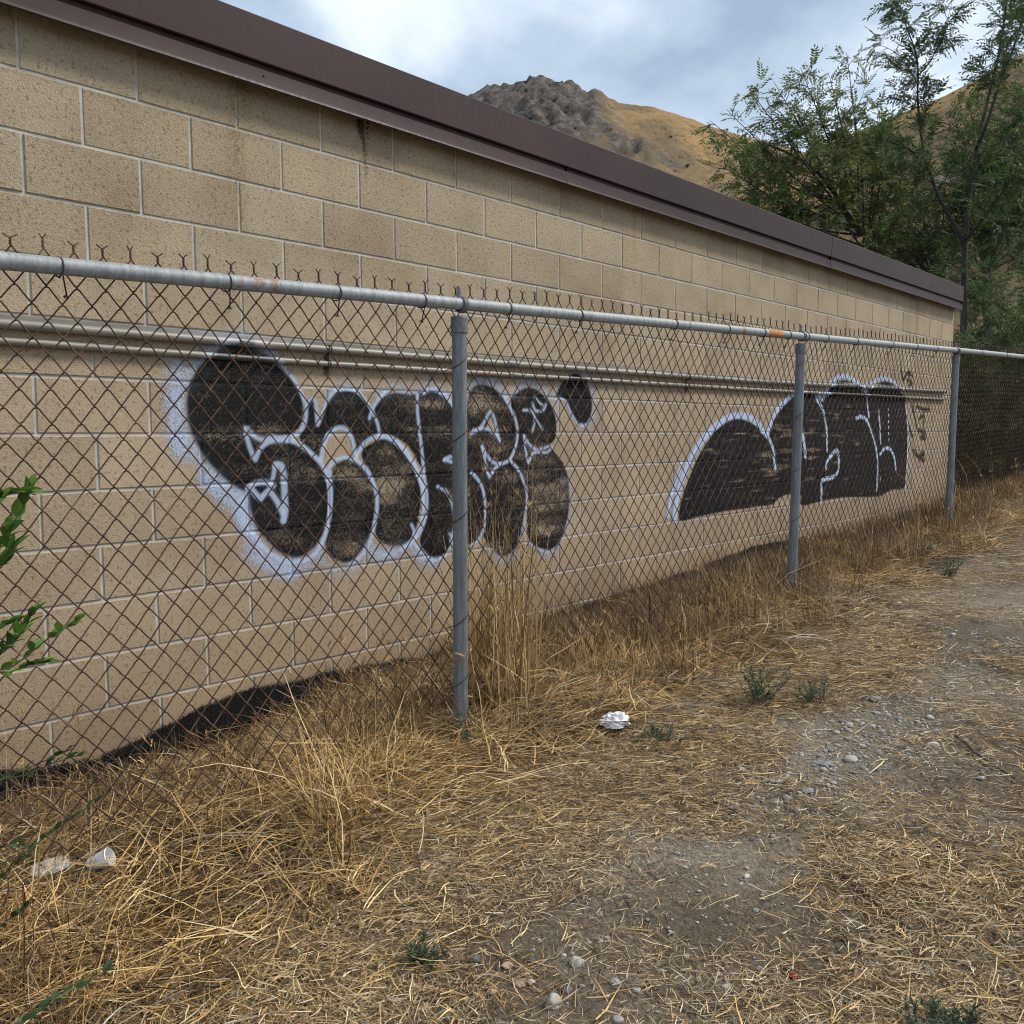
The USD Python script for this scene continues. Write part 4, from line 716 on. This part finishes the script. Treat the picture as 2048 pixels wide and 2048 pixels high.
# 4. gravel and stones
def rock(r, seed, flat=.62, sub=2):
    m = trimesh.creation.icosphere(sub, 1.0); g = np.random.default_rng(seed)
    v = np.array(m.vertices); s = np.array([1, g.uniform(.65, .95), g.uniform(flat*.8, flat*1.2)])
    for _ in range(7):                                # a few flat faces
        n = g.normal(size=3); n /= np.linalg.norm(n); d = g.uniform(.62, .9); h = v@n
        v = v - np.outer(np.maximum(h-d, 0), n)*.9
    v = v*(1+.10*(meshkit.noise(v*2.1+seed, seed)-.5)[:, None])*s*r
    return v, np.array(m.faces)
gp = [(rock(1.0, 300+i, .55, 1), ['gravel', 'grey_stone', 'pale_stone', 'gravel', 'gravel'][i % 5]) for i in range(8)]
N = 34000
cx = np.concatenate([rng.uniform(-.8, 3.4, N), rng.uniform(3.4, 9.5, N//4)]); cy = np.concatenate([rng.uniform(-3.4, -1.3, N), rng.uniform(-3.9, -1.3, N//4)])
strew = np.exp(-(((cx-1.75)/.75)**2+((cy+2.2+.05*cx-.09)/.17)**2))
pr = .05 + .20*bare(cx, cy) + 1.3*strew + .35*np.exp(-((cy+2.25)/.25)**2)*sstep(1.5, 3, cx)
m = rng.random(len(cx)) < pr*.62
cx, cy = cx[m], cy[m]
sz = np.exp(rng.normal(-5.5, .45, len(cx)))*(1+.5*np.exp(-(((cx-1.75)/.75)**2+((cy+2.15)/.2)**2))*rng.random(len(cx)))
scatter('gravel', gp, np.stack([cx, cy, ground_z(cx, cy)+sz*.15], -1), rng.integers(0, 8, len(cx)), rng.uniform(0, 6.28, len(cx)), sz, label='small grey gravel strewn over the dirt path')
def stone(x, y, r, m, label, seed, flat=.6):
    v, f = rock(r, seed, flat, 3)
    o = obj('stone', (v+[x, y, float(ground_z(x, y))+r*flat*.22], f), m, smooth=35, label=label); tag(o, None, 'stone')
stone(.087, -2.251, .021, 'pale_stone', 'largest pale angular stone, at the bottom centre of the path', 1, .75)
stone(.142, -2.243, .013, 'grey_stone', 'small grey stone touching the right side of the largest pale stone', 2)
stone(.052, -2.12, .015, 'pink_stone', 'flat pinkish stone chip left of centre on the bare dirt', 3, .35)
stone(.105, -2.15, .015, 'pink_stone', 'longer orange-pink stone chip right of the flat pinkish one', 4, .4)
stone(.130, -2.09, .012, 'pink_stone', 'small tan stone chip just above the two pinkish chips', 5, .5)
stone(.105, -2.02, .015, 'dark_stone', 'black pebble on the bare dirt above the pinkish chips', 6, .6)
stone(.175, -2.12, .011, 'dark_stone', 'smaller dark pebble right of the pinkish chips', 7, .5)
stone(.225, -2.20, .021, 'pale_stone', 'pale half-buried stone right of the pinkish chips', 8, .45)
stone(.225, -2.30, .013, 'grey_stone', 'blue-grey flat pebble right of the largest pale stone', 9, .4)
stone(.68, -2.63, .014, 'pale_stone', 'smooth pale oval pebble near the thin crossed twigs', 10, .5)
stone(.56, -2.66, .017, 'pale_stone', 'pale flat pebble nearest the bottom right green weed', 11, .4)
stone(.78, -2.30, .011, 'pale_stone', 'white pebble at the right end of the grey bare patch', 12, .6)
stone(1.60, -2.23, .024, 'pale_stone', 'pale flat stone, left of the pair in the gravel strip', 13, .45)
stone(1.80, -2.30, .021, 'pale_stone', 'largest pale flat stone in the gravel strip', 14, .42)
stone(1.85, -2.40, .024, 'pale_stone', 'pale stone at the right side of the gravel strip', 15, .45)
stone(1.52, -2.18, .027, 'grey_stone', 'flat slate-grey stone at the left of the gravel strip', 16, .35)
stone(1.30, -2.22, .022, 'grey_stone', 'slate-grey stone in the nearer gravel', 17, .4)
stone(1.19, -2.17, .020, 'grey_stone', 'dark grey flat stone left in the nearer gravel', 18, .35)
stone(.235, -.66, .050, 'pale_stone', 'fist-sized pale stone in the grass between fence and wall', 19, .6)
stone(-.02, -.80, .060, 'pink_stone', 'buff rock half hidden by grass at the foot of the mesh', 20, .5)
stone(.18, -.95, .055, 'pale_stone', 'flat pale rock half buried in grass behind the mesh', 21, .35)
# ------------------------------------------------------------------ litter
def crumple(r, seed, flat=.5, k=.5):
    m = trimesh.creation.icosphere(4, 1.0); v = np.array(m.vertices)
    d = meshkit.fbm(v*1.6+seed, 3, seed)-.5
    rid = np.abs(meshkit.noise(v*3.1+seed*2, seed+3)-.5)
    v = v*(1+1.1*k*d-.55*k*rid+.1)[:, None]*r; v[:, 2] = np.maximum(v[:, 2]*flat, -r*.15)
    return v, np.array(m.faces)
x, y = 1.365, -1.47
o = obj('plastic_bag', (crumple(.046, 5, .7, 1.3)[0]+[x, y, float(ground_z(x, y))+.032], crumple(.052, 5)[1]), 'white_plastic', smooth=30, label='crumpled white plastic bag lying on the straw right of the nearest post'); tag(o, None, 'plastic bag')
x, y = -.285, -1.075
c = thing('foam_cup', 'torn white foam cup lying in the grass at the lower left', 'cup', (x, y, float(ground_z(x, y))+.045))
v, f = lathe([(.0, -.031), (.0155, -.031), (.0165, -.028), (.023, .022), (.0245, .024), (.023, .026), (.0215, .022), (.0155, -.025), (0, -.027)], 26); v = v*(1+.10*(meshkit.noise(v*40, 3)-.5))[:, None]
Rm = trimesh.transformations.euler_matrix(1.15, .25, .7)[:3, :3]
obj('body', (v@Rm.T, f), 'white_cup', c, smooth=35)
v, f = box(-.008, .008, -.0222, -.0195, -.010, -.002); obj('tear', (v@Rm.T, f), 'dark_screw', c)
x, y = -.395, -1.045
o = obj('plastic_film', (crumple(.034, 9, .45, 1.2)[0]*[1.2, .9, 1]+[x, y, float(ground_z(x, y))+.05], crumple(.055, 9)[1]), 'clear_plastic', smooth=30, label='dull see-through plastic scrap half buried in grass left of the foam cup'); tag(o, None, 'plastic scrap')
x, y = .487, -2.56
o = obj('red_scrap', (crumple(.008, 3, .6, .8)[0]+[x, y, float(ground_z(x, y))+.006], crumple(.008, 3)[1]), 'red_scrap', smooth=30, label='tiny red scrap on the straw at the lower right'); tag(o, None, 'scrap')

# ------------------------------------------------------------------ twigs on the path
def twig(pts, r, label, m='twig', forks=()):
    t = thing('twig', label, 'twig')
    def line(p, rr):
        p = smooth_line(np.array(p), .03); z = ground_z(p[:, 0], p[:, 1])+rr+.004
        return tube(np.column_stack([p, z + .006*(meshkit.noise(np.column_stack([p*14, 0*z]), 4)-.3)]), np.linspace(rr, rr*.45, len(p)), 6)
    obj('shoot', line(pts, r), m, t, smooth=True)
    for fk in forks: obj('side_shoot', line(fk, r*.6), m, t, smooth=True)
twig([(.93, -2.47), (.88, -2.55), (.82, -2.62), (.78, -2.70)], .006, 'dark stick lying on straw at the lower right of the path')
twig([(1.95, -2.44), (1.83, -2.54), (1.72, -2.68)], .006, 'long thin dark stick on the right side of the path')
twig([(.70, -2.55), (.66, -2.60), (.60, -2.66)], .0035, 'thin crossed grey twig near the smooth oval pebble', 'twig', [[(.63, -2.55), (.66, -2.60), (.67, -2.67)]])
twig([(1.02, -1.92), (1.06, -2.03), (1.04, -2.16)], .0045, 'thin dark twig curving on straw right of the nearest post')
twig([(1.52, -1.60), (1.50, -1.70), (1.62, -1.80)], .004, 'dark twig on the straw behind the white bag')

# ------------------------------------------------------------------ green weeds
def weed(x, y, h, n, spread, label, m='weed_leaf', seed=0):
    g = np.random.default_rng(seed+900)
    t = thing('green_weed', label, 'weed', (x, y, float(ground_z(x, y))))
    st, lf = MB(), MB()
    for _ in range(n):
        a, l = g.uniform(0, 6.28), h*g.uniform(.55, 1.05); tl = g.uniform(.15, 1.0)*spread
        k = np.linspace(0, 1, 6); p = np.stack([np.cos(a)*tl*l*k, np.sin(a)*tl*l*k, l*k*(1-.25*tl*k)], -1) + g.normal(0, .004, (6, 3))*k[:, None] + [g.normal(0, .02*spread), g.normal(0, .02*spread), 0]
        st.add(*tube(p, np.linspace(.0016, .0007, 6), 4, cap=False))
        for u in np.linspace(.15, 1, 16):
            c = np.array([np.interp(u, k, p[:, i]) for i in range(3)])
            v, f = blades(2, .002, (.010, .024), (.0022, .0045), (.4, 1.4), (.1, .8), g, 2, (0, .001)); lf.add(v+c, f)
    obj('stem', st.get(), 'green_stem', t); obj('leaf', lf.get(), m, t)
weed(1.93, -1.74, .16, 26, 1.0, 'largest blue-green weed, on the straw verge right of the white bag', seed=1)
weed(2.02, -1.92, .11, 16, 1.1, 'low blue-green weed touching the right side of the largest one', seed=2)
weed(.44, -2.86, .075, 26, 1.2, 'dark green weed at the bottom right edge of the picture', seed=3)
weed(.50, -2.86, .06, 14, 1.2, 'smaller dark weed beside the one at the bottom right edge', seed=8)
weed(.035, -1.93, .045, 12, 1.0, 'tiny green weed in the chopped straw at the bottom left of the path', seed=4)
weed(1.36, -1.67, .07, 12, 1.1, 'small grey-green weed just right of the white bag', seed=5)
weed(5.05, -1.32, .17, 16, 1.0, 'green weed on the verge right of the second post', seed=6)
weed(4.6, -1.62, .13, 18, 1.2, 'spreading green weed at the path edge right of the second post', seed=7)
weed(.62, -.72, .22, 10, .8, 'thin green weed behind the mesh left of the nearest post', seed=9)
weed(.88, -1.22, .16, 7, .9, 'sparse green weed at the foot of the nearest post', seed=10)

# ------------------------------------------------------------------ leafy shrub at the left edge, in front of the fence
def leaf_mesh(base, d, up, L, Wd, fold=.35, curl=.35):
    """An oval leaf, folded along its midrib and curling down to the tip."""
    d = d/np.linalg.norm(d); s = np.cross(d, up); s /= np.linalg.norm(s); u = np.cross(s, d)
    t = np.array([0, .12, .35, .62, .85, 1.0]); w = np.array([.05, .6, 1.0, .85, .40, .02])*Wd/2
    mid = base + np.outer(t*L, d) - np.outer(curl*L*t*t*.5, u)
    l, r = mid - np.outer(w, s) + np.outer(w*fold, u), mid + np.outer(w, s) + np.outer(w*fold, u)
    n = len(t); V = np.vstack([mid, l, r]); F = []
    for i in range(n-1):
        F += [(i, i+1, n+i+1), (i, n+i+1, n+i), (i, 2*n+i, 2*n+i+1), (i, 2*n+i+1, i+1)]
    return V, np.array(F)
sh = thing('shrub', 'bright green oval-leaved shrub reaching in from the left edge in front of the fence', 'shrub')
root = np.array([-.98, -1.62, float(ground_z(-.98, -1.62))-.02])
g = np.random.default_rng(77)
SPRIGS = [  # way points of each shoot (px, py, depth of view) and leaf count
    ([(-160, 1350, 1.75), (-60, 1180, 1.72), (20, 1060, 1.70), (62, 965, 1.70)], 27, 0.0310), ([(-120, 1180, 1.74), (-40, 1030, 1.70), (30, 985, 1.68), (72, 990, 1.66)], 18, 0.0310), ([(-130, 1300, 1.75), (-50, 1170, 1.73), (10, 1120, 1.70), (30, 1085, 1.69)], 20, 0.0310),
    ([(-110, 1450, 1.78), (-20, 1330, 1.75), (40, 1270, 1.74), (70, 1215, 1.73)], 20, 0.0258), ([(-60, 1390, 1.77), (30, 1330, 1.74), (100, 1275, 1.72), (168, 1232, 1.70)], 18, 0.0241), ([(-100, 1380, 1.76), (-30, 1320, 1.75), (20, 1290, 1.72), (40, 1250, 1.71)], 17, 0.0258), ([(-40, 1380, 1.77), (20, 1345, 1.75), (60, 1330, 1.72), (95, 1325, 1.7)], 17, 0.0241), ([(-90, 1300, 1.76), (-40, 1280, 1.74), (0, 1255, 1.72), (25, 1245, 1.7)], 7, 0.0275),
    ([(-160, 1640, 1.95), (-20, 1570, 1.95), (70, 1530, 1.95), (150, 1495, 1.95)], 13, 0.0218), ([(-40, 1590, 1.95), (50, 1550, 1.95), (110, 1525, 1.95), (175, 1505, 1.95)], 9, 0.0203),
    ([(-160, 1780, 2.0), (20, 1720, 2.0), (110, 1660, 2.0), (205, 1595, 2.0)], 13, 0.0218), ([(-140, 1820, 1.95), (-20, 1770, 1.95), (30, 1730, 1.95), (70, 1700, 1.95)], 9, 0.0234), ([(-100, 1900, 1.9), (0, 1850, 1.9), (40, 1825, 1.9), (60, 1805, 1.9)], 8, 0.0234),
    ([(-60, 2120, 1.62), (80, 2020, 1.66), (150, 1975, 1.7), (235, 1930, 1.74)], 11, 0.0203), ([(-40, 2140, 1.6), (20, 2060, 1.62), (60, 2030, 1.64), (90, 2010, 1.66)], 6, 0.0203), ([(-100, 1760, 1.9), (-30, 1710, 1.92), (20, 1690, 1.92), (50, 1690, 1.92)], 6, 0.0234)]
stems = MB()
for w_, (way, n, size) in enumerate(SPRIGS):
    p = np.array([at(*w) for w in way]); p = np.vstack([root+g.normal(0, .02, 3), .45*root+.55*p[0]+[0, 0, .03], p])
    line = smooth_line(p, .02)
    obj('stem', tube(line, np.linspace(.0042, .0011, len(line)), 6), 'green_stem', sh, smooth=True)
    seglen = np.linalg.norm(np.diff(np.array([at(*w) for w in way]), axis=0), axis=1).sum(); tail = line[-max(6, int(len(line)*seglen*.8/np.linalg.norm(np.diff(line, axis=0), axis=1).sum())):]
    for k in range(n):
        u = (k/(n-1))**.6; i = min(len(tail)-2, int((.12+.88*u)*(len(tail)-1))); d0 = tail[i+1]-tail[i]; d0 /= np.linalg.norm(d0)
        side = np.cross(d0, [0, 0, 1]); side /= np.linalg.norm(side)+1e-9
        sg = 1 if k % 2 else -1
        d = d0*(.55+.5*u) + side*sg*(.85-.4*u) + np.array([0, 0, g.uniform(.05, .55)]) + g.normal(0, .18, 3)
        up = np.array([0, 0, 1.0]) + g.normal(0, .35, 3)
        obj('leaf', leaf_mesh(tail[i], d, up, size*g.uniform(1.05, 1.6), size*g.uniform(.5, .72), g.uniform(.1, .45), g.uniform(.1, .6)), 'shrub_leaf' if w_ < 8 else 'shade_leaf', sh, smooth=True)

# ------------------------------------------------------------------ trees
def compound_leaf(g, pairs=6, L=.26, ll=.070, lw=.027):
    """A feathery leaf: leaflets in pairs along a drooping midrib; +x is outward."""
    V, F = [], []
    def leaflet(b, d, n):
        s = np.cross(d, n); s /= np.linalg.norm(s); q = len(V)
        V.extend([b, b+d*ll*.45-s*lw*.5+n*.004, b+d*ll-n*.006, b+d*ll*.45+s*lw*.5+n*.004]); F.extend([(q, q+1, q+2), (q, q+2, q+3)])
    for k in range(pairs+1):
        u = .15+.85*k/pairs; b = np.array([L*u, 0, -.07*u*u])
        n = np.array([g.normal(0, .25), g.normal(0, .25), 1.0]); n /= np.linalg.norm(n)
        if k == pairs: leaflet(b, np.array([1, 0, -.35])/1.06, n)
        else:
            for sg in (-1, 1):
                d = np.array([.55+g.normal(0, .12), sg*.8, -.28+g.normal(0, .15)]); leaflet(b, d/np.linalg.norm(d), n)
    return np.array(V), np.array(F)
LEAVES = [compound_leaf(np.random.default_rng(s), p, l) for s, p, l in ((1, 6, .26), (2, 5, .22), (3, 7, .30), (4, 4, .18))]
def foliage(P, D, g, scale):
    """Compound leaves at points P heading along D."""
    out = MB()
    for k, (lv, lf) in enumerate(LEAVES):
        s = np.arange(len(P)) % len(LEAVES) == k
        if not s.any(): continue
        p, d = P[s], D[s]/np.linalg.norm(D[s], axis=1, keepdims=True); n = len(p)
        up = np.array([0, 0, 1.0])+g.normal(0, .45, (n, 3)); y = np.cross(up, d); y /= np.linalg.norm(y, axis=1, keepdims=True); z = np.cross(d, y)
        sc = scale*g.uniform(.7, 1.25, n)
        v = p[:, None]+sc[:, None, None]*(lv[None, :, :1]*d[:, None]+lv[None, :, 1:2]*y[:, None]+lv[None, :, 2:]*z[:, None])
        f = lf[None]+(np.arange(n)*len(lv))[:, None, None]
        out.add(v.reshape(-1, 3), f.reshape(-1, 3))
    return out.get()
def tree(name, label, cat, limbs, seed, density=1.0, scale=1.0, reach=.7, leaf='tree_leaf', bark='bark', group=None, start=.35, twigs=26):
    """limbs: (way points, base radius, leafiness); side shoots grow along each limb and carry the leaves."""
    g = np.random.default_rng(seed); base = np.array(limbs[0][0][0], float)
    t = thing(name, label, cat, base, group)
    P, D, tw = [], [], MB()
    for n_, (way, r0, leafy) in enumerate(limbs):
        line = smooth_line(np.array(way, float)-base, .12); n = len(line)
        line = line + (g.normal(0, .008, (n, 3))).cumsum(0)*np.linspace(0, 1, n)[:, None]*.5
        obj('trunk' if n_ == 0 else 'limb', tube(line, np.linspace(r0, r0*.16, n), 9), bark, t, smooth=True)
        total = np.linalg.norm(np.diff(line, axis=0), axis=1).sum()
        for _ in range(int(twigs*leafy*total*density)):
            u = start+(1-start)*g.random()**.85; i = min(n-2, int(u*(n-1))); b = line[i]; d0 = line[i+1]-line[i]; d0 /= np.linalg.norm(d0)
            o = g.normal(size=3); o -= d0*np.dot(o, d0); o /= np.linalg.norm(o)
            d = d0*g.uniform(.25, .9)+o*.9+[0, 0, .25]; d /= np.linalg.norm(d); L = reach*g.uniform(.25, 1.0)*(1.15-.75*u)
            k = np.linspace(0, 1, 5)[:, None]; bend = g.normal(0, .18, 3)+[0, 0, -.12]
            p = b+d*L*k+bend*L*k*k
            tw.add(*tube(p, np.linspace(.007, .002, 5)*(.6+.6*reach), 4, cap=False))
            m = max(2, int(L*9+2))
            for q in g.uniform(.2, 1, m):
                P.append(np.array([np.interp(q, k[:, 0], p[:, c]) for c in range(3)])); dd = d+2*bend*q+g.normal(0, .55, 3)+[0, 0, -.15]; D.append(dd)
            P.append(p[-1]); D.append(d+2*bend)
    obj('twigs', tw.get(), bark, t, kind='stuff'); obj('crown', foliage(np.array(P), np.array(D), g, scale), leaf, t)
S3 = .3623
def c3(L, d): return [at(1348+S3*x, S3*y, d+dd) for x, y, dd in L]
DT = 14.2
tree('tree', 'tall thin-stemmed tree with feathery leaves at the far corner of the wall', 'tree', [
    (c3([(1590, 2560, 0), (1592, 2150, 0), (1598, 1700, 0), (1606, 1330, 0), (1628, 1080, .1), (1665, 830, .1), (1705, 640, .2), (1755, 440, .2), (1800, 220, .3), (1830, 0, .3), (1850, -200, .4)], DT), .062, .8),
    (c3([(1600, 1340, 0), (1545, 1240, -.1), (1470, 1110, -.2), (1430, 1010, -.3), (1400, 930, -.4), (1330, 850, -.6), (1230, 790, -.8), (1100, 760, -1.0)], DT), .035, 1.0),
    (c3([(1470, 1110, -.2), (1415, 960, 0), (1378, 830, .1), (1355, 650, .2), (1346, 520, .2), (1345, 380, .2), (1325, 260, .2), (1270, 120, .1), (1215, -10, .1), (1190, -120, .1)], DT), .028, 1.0),
    (c3([(1665, 830, .1), (1720, 700, -.3), (1790, 480, -.5), (1860, 300, -.6), (1930, 80, -.6), (1970, -100, -.6)], DT), .028, 1.0),
    (c3([(1606, 1330, 0), (1720, 1190, -.5), (1850, 1000, -.8), (1960, 860, -1)], DT), .028, 1.2),
    (c3([(1345, 420, .2), (1420, 330, 0), (1500, 150, 0), (1540, 0, 0)], DT), .012, 1.0),
    (c3([(1350, 480, .2), (1270, 330, .2), (1180, 265, .2), (1100, 240, .2)], DT), .010, .7)], 101, .62, .95, .55, start=.3)
tree('tree', 'bushy dark green tree rising behind the brown roof edge', 'tree', [
    (c3([(1130, 2250, .2), (1110, 1700, .2), (1080, 1370, 0), (1010, 1260, 0), (940, 1170, 0), (860, 1040, 0), (760, 930, 0), (640, 860, 0), (480, 800, 0)], 15.4), .09, 1.0)] +
    [(c3([(1010+a, 1260+b, 0), ((1010+x)/2+30, (1260+y)/2+60, dd*.5), (x, y, dd)], 15.4), .022, lf) for a, b, x, y, dd, lf in [
        (0, 0, 300, 620, -.6, .55), (-60, -80, 430, 500, .3, .6), (-60, -80, 560, 440, -.3, .7), (-60, -80, 700, 370, .2, .7), (0, 0, 860, 430, -.3, .45), (0, 0, 960, 300, .3, .5), (20, 30, 800, 620, .5, 1.1), (-100, -150, 240, 900, -.5, .9), (-100, -150, 200, 660, .2, .5), (-100, -150, 330, 1000, .4, 1.2),
        (20, 40, 600, 720, -.4, 1.2), (40, 80, 1000, 660, .3, 1.1), (50, 100, 1150, 560, .5, .8), (20, 40, 900, 800, -.6, 1.3), (0, 0, 500, 980, -.3, 1.3), (0, 30, 700, 1080, .3, 1.3), (50, 100, 1200, 700, .2, 1.1), (60, 150, 1100, 900, .4, 1.3), (60, 150, 850, 1150, -.3, 1.3), (40, 100, 620, 1200, .3, 1.2), (20, 40, 380, 1130, .2, 1.1), (60, 150, 1250, 900, .2, 1.2), (60, 200, 1350, 1100, .4, 1.3), (60, 200, 1150, 1200, .4, 1.3)]], 202, .36, 1.0, .8, start=.4)
tree('tree', 'dense green tree at the right edge behind the thin-stemmed tree', 'tree', [
    (c3([(1760, 2500, .5), (1740, 1900, .5), (1720, 1500, .4), (1760, 1200, .3), (1820, 900, .2), (1900, 650, .2), (1980, 420, .2)], 15.8), .11, 1.0)] +
    [(c3([(1725, 1500, .4), ((1725+x)/2, (1500+y)/2-40, dd*.5), (x, y, dd)], 15.8), .024, lf) for x, y, dd, lf in [
        (1500, 620, .3, .8), (1620, 500, -.3, .7), (1850, 560, .4, 1.0), (2000, 480, -.4, 1.1), (2100, 700, .2, 1.2), (1980, 900, -.6, 1.3), (1850, 800, .6, 1.2), (1600, 760, .5, 1.1), (1480, 900, .4, 1.0), (1900, 1100, -.7, 1.3), (2050, 1150, .2, 1.3), (1800, 1250, -.8, 1.2), (1550, 1150, .6, 1.2), (1420, 1250, .5, 1.2), (1950, 1400, -.6, 1.3), (2100, 1420, 0, 1.3), (1700, 1050, .7, 1.2)]], 303, .36, 1.0, .85, group=None, start=.35, bark='pale_bark')
tree('tree', 'dark low-branching tree filling the gap behind the roof corner', 'tree', [
    (c3([(1480, 2600, .6), (1470, 2000, .6), (1450, 1600, .5), (1400, 1300, .5), (1330, 1100, .4)], 17.0), .09, 1.0)] +
    [(c3([(1450, 1600, .5), ((1450+x)/2, (1600+y)/2-30, dd*.5), (x, y, dd)], 17.0), .024, lf) for x, y, dd, lf in [
        (1100, 1150, .3, 1.2), (1200, 1000, -.3, 1.2), (1300, 900, .4, 1.1), (1500, 1050, -.4, 1.2), (1600, 1250, .2, 1.3), (1250, 1300, -.6, 1.3), (1350, 1450, .4, 1.3), (1550, 1500, -.4, 1.3), (1700, 1600, 0, 1.3), (1080, 1300, 0, 1.3), (1000, 1200, 0.3, 1.2)]], 404, .24, 1.0, .8, leaf='dark_leaf', start=.3)
# low growth behind the fence, right of the building
for n_, (px, py, d, hh, lab, lf, tws) in enumerate([
    (1990, 1000, 12.6, 330, 'dark green shrub behind the fence, just right of the building corner', 'dark_leaf', 30), (2080, 1000, 11.6, 330, 'dark green shrub behind the fence at the right edge of the view', 'dark_leaf', 30),
    (1935, 960, 13.6, 300, 'shaded shrub tight against the far corner of the wall', 'dark_leaf', 26), (2010, 860, 14.6, 300, 'taller green shrub behind the fence shrubs', 'tree_leaf', 26), (2130, 900, 12.8, 380, 'tall green shrub beyond the right edge behind the fence', 'tree_leaf', 26)]):
    g0 = np.random.default_rng(500+n_)
    tree('shrub', lab, 'shrub', [([at(px, py, d), at(px+g0.uniform(-15, 15), py-hh*.5, d+.1), at(px+g0.uniform(-30, 30), py-hh, d+.1)], .03, 1.0)] +
         [([at(px, py, d), at(px+a*.6, py-hh*.35, d+dd*.6), at(px+a, py-hh*b, d+dd)], .018, 1.0) for a, b, dd in [(-70, .75, .2), (-50, .95, -.3), (60, .9, .3), (75, .6, -.2), (-80, .45, -.3), (20, .8, -.6), (85, .35, .3), (-20, .55, -.7)]], 600+n_, 1.0, .8, .55, leaf=lf, start=.08, twigs=tws)
# scrub dotted over the hillsides
hb = [(blades(60, .9, (.6, 1.6), (.35, .7), (.1, 1.4), (.2, 1.0), np.random.default_rng(40+i), 2, (0, .8)), 'dark_leaf') for i in range(3)]
pts = []
for S, Rk, n, lo in ((HP, HR, 150, .35), (SP, SR, 260, .2)):
    a = rng.integers(0, S.shape[0], n); b = rng.integers(int(lo*110), 108, n); pts.append(S[a, b])
pts = np.vstack(pts)
scatter('hill_scrub', hb, pts, rng.integers(0, 3, len(pts)), rng.uniform(0, 6.28, len(pts)), rng.uniform(.3, 1.2, len(pts)), label='small dark bushes dotted over the dry hillsides')
